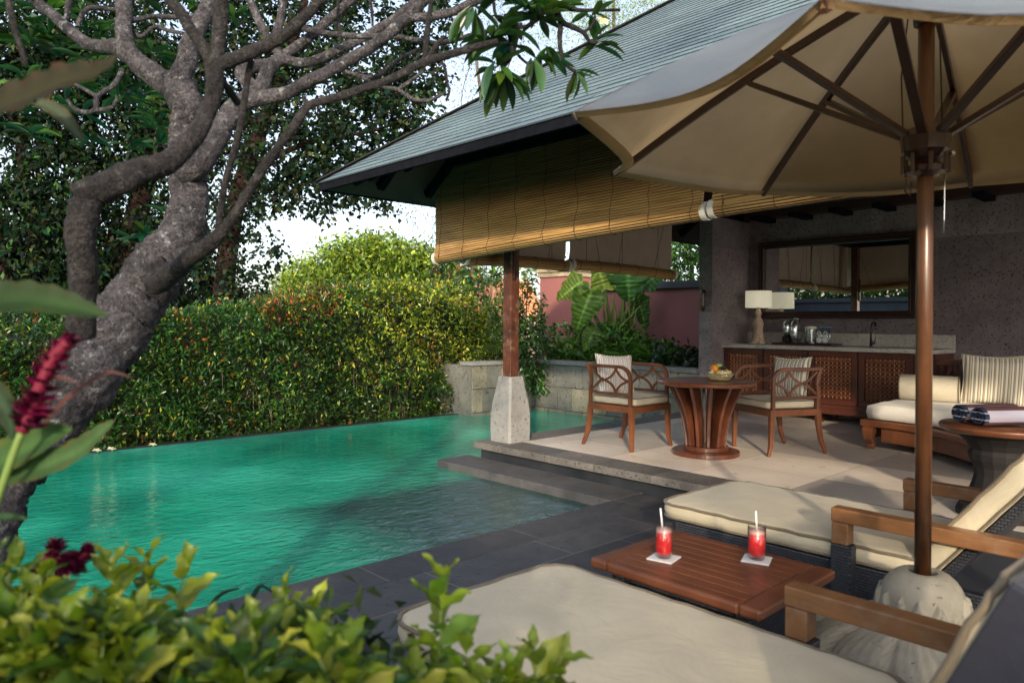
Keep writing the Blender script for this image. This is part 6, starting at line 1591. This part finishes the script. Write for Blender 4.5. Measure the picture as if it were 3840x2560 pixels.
ginger('small drooping magenta ginger flower above the foreground bush', [(72, 1400), (88, 1340), (118, 1275), (128, 1258)], 1.35, 84, 2, [(20, 1620), (50, 1500), (72, 1400)])
ginger('bright magenta ginger flower pointing right, beside the drooping one', [(132, 1282), (155, 1292), (180, 1288), (200, 1265)], 1.35, 76, 3, [(60, 1560), (110, 1380), (132, 1282)])
ginger('little magenta ginger bud low in the foreground bush', [(222, 1412), (236, 1398), (246, 1384)], 1.35, 44, 4, [(180, 1500), (222, 1412)])
# broad blades at the left edge
def blade(label, pts, d, wpx, col, name='ginger_leaf', face=(-.55, -.55, .45)):
    q = [Vector(p) for p in crom([tuple(at(x, y, d if not isinstance(d, tuple) else d[0]+(d[1]-d[0])*i/(len(pts)-1))) for i, (x, y) in enumerate(pts)], 6)]; n = len(q); vs = []; nrm_ = Vector(face).normalized()
    dd = d if not isinstance(d, tuple) else d[0]
    rn = random.Random(int(pts[0][1]))
    for i, p in enumerate(q):
        f = i/(n-1); ax = (q[min(i+1, n-1)]-q[max(i-1, 0)]).normalized(); s = ax.cross(nrm_).normalized(); u = s.cross(ax)
        w = pxw(wpx, dd)/2*max(.03, math.sin(PI*min(.985, .22+.78*f))**.8)*(1+.06*math.sin(i*1.9)+rn.uniform(-.04, .04))
        for k in (-1, -.5, 0, .5, 1): vs.append(tuple(p+s*(w*k)+u*(w*.30*abs(k)+w*.10*math.sin(i*1.7+k*3)*abs(k))))
    fs = [(i*5+j, i*5+j+1, i*5+j+6, i*5+j+5) for i in range(n-1) for j in range(4)]
    V = np.array(vs); c = np.array(col)*np.ones((len(V), 3)); mid = (np.tile(np.arange(5), n) == 2)[:, None]; edge = (np.abs(np.tile(np.arange(5), n)-2) == 2)[:, None]
    c = np.where(mid, c*1.5, c); c = np.where(edge & (RNG.uniform(0, 1, (len(V), 1)) < .5), c*np.array([1.9, .9, .6]), c)
    o = np_mesh(name, V, np.array(fs), np.clip(c*.75, 0, 1), M['leaf_dull'], None, smooth=True); return tag(o, label, 'leaf')
blade('broad blurred brown edged leaf at the upper left edge', [(-120, 290), (-40, 260), (60, 225), (150, 185), (225, 165), (272, 128)], 1.0, 105, (.028, .026, .010))
blade('narrow drooping grey green leaf below the brown edged one', [(85, 235), (130, 255), (165, 290), (195, 325)], 1.1, 34, (.05, .07, .04))
blade('dark green blade jutting in at the left, level with the hedge top', [(-120, 705), (-20, 690), (80, 688), (170, 705), (246, 726)], 1.05, 85, (.020, .048, .012))
blade('pale green leaf under the large magenta flower', [(-60, 1080), (0, 1060), (60, 1030), (120, 1000), (166, 985)], 1.2, 95, (.06, .13, .035))
blade('long green leaf sweeping up right below the magenta flower', [(-80, 1130), (20, 1090), (100, 1070), (180, 1035), (235, 990), (262, 965)], 1.2, 66, (.07, .14, .05))
blade('small dark leaf tip low at the left edge over the water', [(-60, 1188), (0, 1185), (40, 1187), (66, 1192)], 1.2, 16, (.03, .08, .03))
blade('dark leaf behind the large magenta flower at the left edge', [(-80, 880), (-20, 900), (20, 950), (30, 1010)], 1.2, 60, (.02, .05, .02))
for k, (pts, w, lab) in enumerate((([(40, 930), (90, 880), (140, 868), (180, 880)], 12, 'curled dry purple leaf beside the large magenta flower'), ([(90, 985), (150, 920), (210, 875), (255, 855), (305, 868)], 14, 'thin dry curled leaf crossing in front of the trunk'), ([(205, 1440), (230, 1385), (262, 1362), (298, 1372)], 10, 'dry curled leaf tip between the ginger flowers'))):
    blade(lab, pts, 1.15+.1*k, w, (.11, .05, .045), 'dry_leaf')

# ------------------------------------------------------------------ garden behind the viewer (seen in the mirror, unseen trees added for shade)
fw_ = thing('boundary_wall', 'dark boundary wall with a pillar at the far side of the pool garden, seen in the mirror', 'wall', (-7.6, 2, -.6))
b = MB(); b.box((-7.8, -12, -.6), (-7.5, 18, 2.3)); b.build('wall', M['darkcap'], fw_)
b = MB(); b.box((-7.9, -12, 2.302), (-7.4, 18, 2.45)); b.build('coping', M['darkcap'], fw_, bevel=.01)
b = MB(); b.box((-7.495, 13.3, -.6), (-6.9, 14.3, 3.1)); b.box((-7.48, 13.2, 3.102), (-6.8, 14.4, 3.4)); b.build('pillar', M['darkcap'], fw_, bevel=.01)
SAZ, SEL = 42, 16
def blocker_tree(label, p, s, z0, blobs, n_, group='trees added behind the viewer to block sun'):  # unseen tree added to block sun, crown laid out across the sun rays
    ca, sa = math.cos(R(SAZ)), math.sin(R(SAZ))
    W = lambda pp, ss, z: (ss*ca+pp*sa, ss*sa-pp*ca, z)
    t = thing('shade_tree', label, 'tree', W(p, s, -.6), 0, group)
    b = MB(); b.tube([W(p, s, -.6), W(p, s, z0)], [.16, .09], 8)
    for pp, z, r in blobs: b.tube([W(p, s, z0*.6), W(pp, s, z)], [.07, .02], 6)
    b.build('trunk', M['bark_grey'], t)
    twig_cloud([(W(pp, s+random.uniform(-.4, .4), z), r, int(n_*r*r)) for pp, z, r in blobs], 8, .35, .15, .5, [(.05, .11, .03, 3), (.10, .17, .04, 2)], M['leaf'], 'crown', t, shell=.1); return t
tag(twig_cloud([((-10.5, y, 3.2), 1.5, 260) for y in range(7, 19, 1)]+[((-12.5, y, 5.5), 2.0, 260) for y in range(6, 20, 2)], 10, .35, .2, .5, [(.06, .14, .03, 3), (.12, .20, .04, 2)], M['leaf'], 'wood', None), kind='stuff')
blocker_tree('large tree added behind the viewer at the far left to block sun', -7.0, -6, 9, [(p_, z_, 1.5) for p_ in (-9.2, -7.2, -5.2) for z_ in (3.6, 6.2, 8.8, 11.4, 13.6)], 50)
blocker_tree('large tree added behind the viewer, left of the middle, to block sun', -3.6, -7, 9, [(-3.9, 10.0, 1.4), (-3.4, 12.4, 1.5), (-2.6, 9.4, 1.0), (-4.6, 14.2, 1.3), (-2.4, 4.3, .9), (-2.6, 6.0, .6), (-4.4, 4.0, .8)], 55)
blocker_tree('low tree added behind the viewer to shade the loungers', .9, -6, 3.0, [(-.5, 2.6, .9), (.6, 2.65, .9), (1.7, 2.6, .95), (2.6, 2.5, .9), (0, 1.7, .9), (1.1, 1.7, .9), (2.2, 1.7, .9)], 120)
blocker_tree('slim tree added behind the viewer at the right to shade the parasol', 3.6, -6, 6, [(.0, 4.95, .45), (.5, 5.05, .5), (1.1, 5.1, .5), (1.7, 5.1, .5), (2.3, 5.05, .5), (2.8, 5.0, .4), (-.6, 6.3, .3), (.7, 6.9, .35), (4.8, 7.0, 1.0)], 150)
# ------------------------------------------------------------------ light, sky, camera
w = bpy.data.worlds.new('World'); SC.world = w; w.use_nodes = True
t = w.node_tree; bg = t.nodes['Background']
sky = t.nodes.new('ShaderNodeTexSky'); sky.sky_type = 'NISHITA'; sky.sun_disc = False
sx, sy = -math.cos(R(SAZ)), -math.sin(R(SAZ))
sky.sun_elevation = R(SEL+8); sky.sun_rotation = math.atan2(sx, sy)
sky.air_density = 1.0; sky.dust_density = 2.5; sky.ozone_density = 1.2; sky.altitude = 0
hs_ = t.nodes.new('ShaderNodeHueSaturation'); hs_.inputs['Saturation'].default_value = .62
t.links.new(sky.outputs[0], hs_.inputs['Color']); t.links.new(hs_.outputs[0], bg.inputs[0]); bg.inputs[1].default_value = .34
sl = bpy.data.lights.new('Sun', 'SUN'); sl.energy = 4.9; sl.angle = R(1.6); sl.color = (1, .82, .58)
so = bpy.data.objects.new('Sun', sl); COL.objects.link(so)
dv = Vector((math.cos(R(SAZ))*math.cos(R(SEL)), math.sin(R(SAZ))*math.cos(R(SEL)), -math.sin(R(SEL))))
so.rotation_euler = dv.to_track_quat('-Z', 'Y').to_euler(); so.location = (-4, -6, 12)
cd = bpy.data.cameras.new('Camera'); co = bpy.data.objects.new('Camera', cd); COL.objects.link(co)
cd.sensor_width = 36; cd.lens = LENS_PX/3840*36; cd.shift_y = -(1280-HOR)/3840
cd.clip_start = .05; cd.clip_end = 800
co.matrix_world = Matrix.Translation((0, 0, EYE)) @ Matrix.Rotation(-YAW, 4, 'Z') @ Matrix.Rotation(R(90), 4, 'X') @ Matrix.Rotation(ROLL, 4, 'Z')
cd.dof.use_dof = True; cd.dof.focus_distance = 7.0; cd.dof.aperture_fstop = 3.2
SC.camera = co
SC.view_settings.view_transform = 'Standard'; SC.view_settings.look = 'None'; SC.view_settings.exposure = 0
SC.cycles.max_bounces = 8; SC.cycles.transparent_max_bounces = 8; SC.cycles.caustics_reflective = False; SC.cycles.caustics_refractive = False
SC.cycles.use_denoising = True
SC.cycles.sample_clamp_indirect = 6
